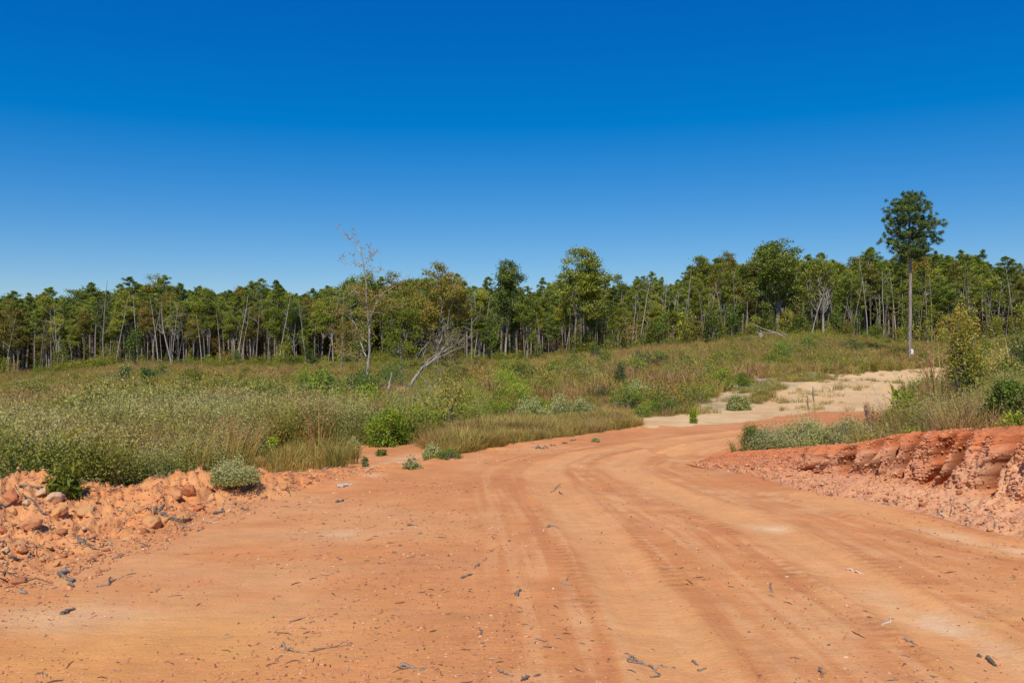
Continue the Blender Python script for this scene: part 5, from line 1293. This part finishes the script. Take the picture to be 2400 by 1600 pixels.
# ------------------------------------------------------------------ ground cover: uncountable grass and weeds
def tuft(seed, h, blades, width, spread, mat, lean=.25, seeds=0, seed_leaf=.03, name="tuft", seed_mat=None, curve=.35):
    """a tuft of narrow bent blades, with seed heads or florets near the tips"""
    rg_ = np.random.default_rng(seed); mb = MB()
    n = blades; a = rg_.uniform(0, 6.28, n); r0 = spread * .35 * np.sqrt(rg_.random(n)); hh = h * rg_.uniform(.55, 1.05, n)
    b = np.stack([np.cos(a) * r0, np.sin(a) * r0, np.zeros(n) - .03], 1)
    a2 = a + rg_.normal(size=n) * .8; ln = lean * rg_.uniform(.3, 1.4, n)
    m = b + np.stack([np.cos(a2) * ln * hh * .35, np.sin(a2) * ln * hh * .35, hh * .58], 1)
    t = b + np.stack([np.cos(a2) * ln * hh * (1 + curve), np.sin(a2) * ln * hh * (1 + curve), hh], 1)
    s = np.stack([-np.sin(a2 + rg_.normal(size=n)), np.cos(a2), np.zeros(n)], 1) * width / 2
    v = np.stack([b - s, b + s, m + s * .8, m - s * .8, t], 1).reshape(-1, 3)
    k = np.arange(n) * 5; tn = np.clip(.25 + .5 * rg_.random(n), 0, 1)
    mb.add(v, np.stack([k, k + 1, k + 2, k + 3], 1), np.repeat(tn, 5))
    mb.f.append(np.stack([k + 3, k + 2, k + 4], 1) + (mb.n - len(v)))
    if seeds:
        i = rg_.integers(0, n, seeds); q = rg_.uniform(.35, 1.05, seeds)[:, None]
        c = m[i] + (t[i] - m[i]) * q + rg_.normal(size=(seeds, 3)) * spread * .10
        add_leaves(mb, rg_, c, seed_leaf, seed_leaf * .5, np.clip(.5 + .5 * rg_.random(seeds), 0, 1), up_bias=.3)
    return mb.mesh(name, mat)
def weedy(seed, h, r, n, leaf, mat, wd=.4, stems=6, top=.5):
    """bushy weed: thin stems, small leaves and pale florets packed towards the top"""
    rg_ = np.random.default_rng(seed); mb = MB()
    for k in range(stems):
        a = rg_.uniform(0, 6.28); rr = r * rg_.uniform(.2, .9); p = np.array([(math.cos(a) * rr * .2, math.sin(a) * rr * .2, -.03), (math.cos(a) * rr * .6, math.sin(a) * rr * .6, h * .5), (math.cos(a) * rr, math.sin(a) * rr, h * rg_.uniform(.7, .95))])
        tube(mb, p, [.006 * h + .002, .005 * h + .001, .002], 3, .15)
    q = rg_.beta(2.2, 1.5, n); a = rg_.uniform(0, 6.28, n); rr = r * np.sqrt(rg_.random(n)) * (.55 + .6 * np.sin(q * 2.6))
    c = np.stack([np.cos(a) * rr, np.sin(a) * rr, q * h * (1.05 - .25 * (rr / r) ** 2)], 1)
    cl = rg_.normal(size=(14, 3)) * [r * .5, r * .5, h * .3] + [0, 0, h * .6]
    ci = rg_.integers(0, 14, n); mixw = rg_.random(n)[:, None] < .45
    c = np.where(mixw, cl[ci] + rg_.normal(size=(n, 3)) * r * .16, c); c[:, 2] = np.abs(c[:, 2])
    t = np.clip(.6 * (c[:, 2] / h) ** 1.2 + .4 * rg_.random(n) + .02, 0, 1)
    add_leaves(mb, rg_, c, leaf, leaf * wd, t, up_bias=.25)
    return mb.mesh("weed", mat)

def cover(name, label, protos, n, accept, s_lo, s_hi, seed, dmin, dmax, power=1.0, tilt=.12, pxr=(-180, 2580)):
    rg_ = np.random.default_rng(seed); P_ = []; got = 0; tries = 0
    while got < n and tries < 60:
        tries += 1; m = 40000
        # even on the ground near by, thinning with distance
        d = (dmin ** power + rg_.random(m) * (dmax ** power - dmin ** power)) ** (1 / power); px = rg_.uniform(pxr[0], pxr[1], m); x = (px - 1200) / FPX * d
        pr_ = accept(x, d, px); ok = rg_.random(m) < pr_
        P_.append(np.stack([x[ok], d[ok]], 1)); got += ok.sum()
    P_ = np.concatenate(P_)[:n]; z = terrain(P_[:, 0], P_[:, 1]); n = len(P_)
    rot = np.stack([rg_.normal(size=n) * tilt, rg_.normal(size=n) * tilt, rg_.uniform(0, 6.28, n)], 1)
    pn = np.clip(.5 + 1.1 * fbm(P_[:, 0] * 1.9 / dmin ** .6, P_[:, 1] * 1.3 / dmin ** .6, seed + 700, 3), 0, 1)      # species and height come in patches
    pick = np.clip(((pn * .62 + .38 * rg_.random(n)) * len(protos)).astype(int), 0, len(protos) - 1)
    s = rg_.uniform(s_lo, s_hi, n) * (.72 + .5 * np.clip(.5 + 1.2 * fbm(P_[:, 0] * 2.6 / dmin ** .6, P_[:, 1] * 2 / dmin ** .6, seed + 800, 3), 0, 1)); scl = np.stack([s, s, s * rg_.uniform(.75, 1.2, n)], 1)
    return gn_scatter(name, protos, np.column_stack([P_, z]), rot, scl, pick, label)

def zinfo(x, y):
    z, px, py, side = zone_of(x, y); db, sb, _ = seg_dist(x, y, TOE)
    bank = (sb > 0) & (db < .95) & (y < 13.2)
    field = (z == 0) & ~bank & ((side > .25) | (px > 1700))
    pc = 1200 + FPX * x / y
    field = field & ~((pc > 890) & (pc < 1075) & (y > 24) & (y < 51))      # trampled open ground round the fallen tree
    return z, px, py, side, bank, field
def is_left(px, x, y): return px < 1720

# far brown grass of the field
T_SEDGE = [tuft(1000 + k, 1.0, 26, .035, .7, M_SEDGE, .35, 30, .07) for k in range(4)] + [tuft(1010 + k, 1.0, 26, .035, .7, M_RUST, .35, 34, .07) for k in range(2)]
T_GRN = [tuft(1020 + k, .8, 24, .04, .7, M_GRASS, .4, 20, .07) for k in range(3)] + [weedy(1025 + k, .9, .5, 160, .11, M_UNDER) for k in range(2)] + [weedy(1027, .9, .5, 160, .11, M_GREEN)]
T_OLV = T_SEDGE[:3] + [weedy(1030 + k, .9, .5, 420, .045, M_OLIVE, .35) for k in range(3)] + [weedy(1035, .9, .45, 420, .04, M_SAGE, .35)]
def acc_far(x, y, px):
    z, px_, py, side, bank, field = zinfo(x, y)
    n = fbm(x * .06, y * .06, 501, 3)
    return np.where(field & (y < edge_dist(px) + 3), .75 + .3 * sm(-.3, .4, n), 0) * np.where(inpoly(px_, py, SCRUB) | inpoly(px_, py, SCRUB_R), .55, 1) * np.where(z == 3, .15, 1) * np.where((py > 985) & (px > 1150) & (px < 1550), .4, 1)
cover("grass", "brown and golden dry grass over the far field", T_SEDGE, 17000, acc_far, .65, 1.15, 1, 34, 168, 1.0)
def acc_g(x, y, px):
    z, px_, py, side, bank, field = zinfo(x, y)
    n = fbm(x * .10, y * .07, 511, 3)
    return np.where(field & (y < edge_dist(px) + 3), sm(-.12, .25, n), 0)
cover("undergrowth", "green and yellow-green weeds in patches over the field", T_GRN, 9500, acc_g, .6, 1.3, 2, 26, 165, 1.0)
def acc_edge(x, y, px):
    e = edge_dist(px); return np.where((y > e - 9) & (y < e + 1), 1., 0) * (.1 + .9 * sm(-.1, .3, fbm(x * .15, y * .15, 515, 2)))
cover("undergrowth", "leafy undergrowth at the foot of the wood", T_GRN[3:] , 900, acc_edge, 1.0, 2.2, 3, 130, 170, 1.0)
def acc_olv(x, y, px):
    z, px_, py, side, bank, field = zinfo(x, y)
    return np.where(field & (px < 1150), (1 - .85 * sm(760, 860, px)) * sm(-.35, .15, fbm(x * .16, y * .12, 521, 3)), 0) * sm(36, 26, y)
cover("weeds", "olive and pale seedy weeds in the left middle field", T_OLV, 1900, acc_olv, .55, 1.0, 4, 15, 36, 1.2)

# scrub thicket in the middle of the picture
T_BRUSH = [join_parts(shrub_mesh(1200 + k, .75, .95, 1100, .075, m, lobes=6, low=.05), "brush") for k, m in enumerate([M_UNDER, M_GREEN, M_OAKB, M_UNDER, M_BRIGHT])] + T_SEDGE[:1] + [weedy(1210, .9, .5, 700, .045, M_OLIVE, .4), weedy(1211, .8, .45, 700, .04, M_SAGE, .4)]
def acc_scrub(x, y, px):
    z, px_, py, side, bank, field = zinfo(x, y)
    w = inpoly(px_, py, SCRUB) * 1.0 + inpoly(px_, py, SCRUB_R) * .40
    return np.where(field & (side > .5), w, 0) * np.where((px > 885) & (px < 1075) & (y > 19) & (y < 50), .12, 1) * sm(-.2, .25, fbm(x * .25, y * .2, 571, 3))
cover("undergrowth", "tangled green and yellow scrub round the leaning tree", T_BRUSH, 900, acc_scrub, .42, .95, 12, 14, 85, 1.0, pxr=(560, 1840))

def acc_open(x, y, px): return np.where((px > 880) & (px < 1085) & (y > 23) & (y < 52), 1.0, 0)
cover("undergrowth", "low weeds on the open ground under the leaning tree", [weedy(1220 + k, .5, .5, 500, .05, m, .4) for k, m in enumerate([M_UNDER, M_OLIVE, M_GREEN, M_RUST])] + [tuft(1225, .45, 50, .015, .6, M_SEDGE, .5, 30, .03)], 420, acc_open, .5, 1.0, 13, 23, 52, 1.0, pxr=(880, 1085))

# near left: fine pale weeds and grass
T_NEAR = [weedy(1040, .62, .34, 620, .030, M_OLIVE, .45, 9), weedy(1041, .5, .3, 420, .030, M_RUST, .4, 12), weedy(1042, .66, .34, 620, .030, M_OLIVE, .45, 9), weedy(1043, .55, .34, 480, .040, M_UNDER, .5, 9), weedy(1045, .62, .34, 620, .028, M_SAGE, .45, 9), tuft(1046, .75, 60, .010, .5, M_SEDGE, .5, 70, .022)]
T_NGR = [tuft(1050 + k, .8, 60, .010, .45, M_SEDGE, .35, 60, .022) for k in range(2)] + [tuft(1054 + k, .8, 60, .010, .45, M_RUST, .3, 70, .024) for k in range(2)] + [tuft(1056, .7, 60, .012, .45, M_GRASS, .4, 30, .02)]
def acc_near(x, y, px):
    z, px_, py, side, bank, field = zinfo(x, y)
    hollow = inpoly(px_, py, [(540, 1128), (600, 1060), (1060, 1060), (1100, 1200), (600, 1200)])
    return np.where(field & ~hollow & (px < 860) & ~((px > 590) & (y < 14)), (.08 + .92 * sm(-.2, .15, fbm(x * .45, y * .45, 531, 3))), 0) * sm(26, 14, y)
cover("weeds", "pale green seedy weeds behind the left berm", T_NEAR, 1900, acc_near, .75, 1.15, 5, 8.5, 26, 1.6, pxr=(-180, 900))
def acc_ngr(x, y, px):
    z, px_, py, side, bank, field = zinfo(x, y)
    return np.where(field & (side > .35) & (px < 1030) & ~((px > 560) & (y < 15.5)) & ~((px > 800) & (y < 24.5)), .5 + .5 * sm(-.2, .3, fbm(x * .3, y * .3, 541, 3)), 0) * np.where(px > 1000, .35 + .65 * (side > .6), 1)
cover("grass", "thin brown and green grass near the left edge of the road", T_NGR, 3900, acc_ngr, .55, 1.15, 6, 9, 36, 1.3, pxr=(-180, 1060))
T_SHORT = [tuft(1060 + k, .32, 46, .010, .5, m, .5, 20, .015) for k, m in enumerate([M_SEDGE, M_SEDGE, M_RUST])]
def acc_short(x, y, px):
    z, px_, py, side, bank, field = zinfo(x, y)
    return np.where(field & (px > 840) & (px < 1570) & (side > .05), 1.0, 0) * np.where(inpoly(px_, py, STRIP), 1.0, .12)
cover("grass", "short tan grass strip between the road and the sage weeds", T_SHORT, 6000, acc_short, .55, 1.15, 7, 12.0, 42, 1.0, pxr=(820, 1620))
# tufts on the bare hollow, the gravel and its verge
def acc_sp(x, y, px):
    z, px_, py, side, bank, field = zinfo(x, y)
    hol = inpoly(px_, py, [(600, 1130), (620, 1070), (700, 1055), (850, 1068), (830, 1092), (790, 1108), (660, 1124)])
    return np.where(hol, 1.0, 0)
T_HOL = [tuft(1070 + k, .34, 50, .008, .3, m, .45, 20, .014) for k, m in enumerate([M_GRASS, M_GRASS, M_SEDGE])]
cover("grass", "green and tan grass tufts in the clay hollow at left", T_HOL, 55, acc_sp, .7, 1.4, 8, 10, 16, 1.0, pxr=(560, 900))
def acc_gv(x, y, px):
    z, px_, py, side, bank, field = zinfo(x, y); n = fbm(x * .5, y * .35, 551, 3)
    return np.where(z == 3, .6 * sm(-.1, .3, n), 0) + np.where(z == 2, .07 * sm(.1, .5, n), 0)
cover("grass", "low tufts on the gravel and its verge", [tuft(1080 + k, .28, 40, .012, .6, m, .8, 14, .03) for k, m in enumerate([M_SEDGE, M_GRASS, M_SEDGE])] + [weedy(1085, .3, .3, 160, .05, M_SAGE)], 900, acc_gv, .6, 1.3, 9, 22, 85, 1.0, pxr=(1380, 2320))
# right side, above the bank
def acc_r(x, y, px):
    z, px_, py, side, bank, field = zinfo(x, y)
    db, sb, _ = seg_dist(x, y, TOE)
    return np.where((z == 0) & (px > 1740) & (sb > 0) & (db > 1.25) & (px > 2010 + sm(13, 34, y) * 150), .35 + .65 * sm(-.3, .2, fbm(x * .4, y * .4, 561, 3)), 0)
T_R = T_NEAR + T_NGR[2:] + [weedy(1090 + k, .7, .4, 420, .05, m, .55, 8) for k, m in enumerate([M_GREEN, M_UNDER, M_OLIVE])]
cover("weeds", "tangle of weeds and grass above the right bank", T_R, 2300, acc_r, .55, 1.0, 10, 8, 36, 1.5, pxr=(1990, 2800))
cover("undergrowth", "green brush on the right slope before the wood", T_GRN + T_OLV, 1500, acc_r, .8, 1.6, 11, 30, 110, 1.0, pxr=(2150, 2700))

# single tall grasses that stand out
def tall(label, px, d, h_px, blades, mat, width, lean=.3, seeds=60, name="grass_clump", cat="grass clump", spread=.4, sl=.03):
    h = h_px / FPX * d
    me = tuft(px + 3, h, blades, width, spread, mat, lean, seeds, sl, name)
    e = obj(name, me, None, at(px, d)); tag(e, label, cat); return e
tall("green-tan grass clump at the hollow edge with fine seed stems", 790, 11.6, 80, 150, M_GRASS, .008, .4, 80, spread=.45, sl=.016)
tall("coarse grass clump fanning out above the bank, right side", 2300, 11.8, 110, 140, M_GRASS, .011, .6, 30, spread=.5)
tall("tall plume grass stalks arching left of the vine sapling", 2200, 19, 215, 22, M_RUST, .03, .22, 500, "plume_grass", "plume grass", .5, .05)
tall("tall tan plume grass stalks right of the big tan weeds", 745, 16, 150, 16, M_RUST, .02, .25, 260, "plume_grass", "plume grass", .5, .04)
tall("green grass blades at the left end of the right bank", 1735, 13.2, 50, 90, M_GRASS, .010, .3, 20, spread=.5)
for px, hh, lab in ((1895, 64, "left cattail stalk of three"), (1908, 84, "middle and tallest cattail stalk of three"), (2030, 40, "cattail stalk alone by the white cane")):
    d = 14.5; b = at(px, d); mb = MB(); h = (800 - (1010 - hh - 20) ) / FPX * d + EYE - b.z; h = max(.5, h)
    tube(mb, wig(np.array([(0, 0, 0), (.02, 0, h * .5), (-.02, 0, h)]), 2, .03, px), [.006, .006, .005, .004, .003], 5); tube(mb, np.array([(-.0, 0, h * .72), (-.02, 0, h * .86), (-.02, 0, h)]), [.010, .017, .008], 6)
    tag(obj("weed_stalk", mb.mesh("weed_stalk", M_WOOD), None, b), "dark dry seed stalk, " + lab.replace("cattail ", ""), "weed stalk")
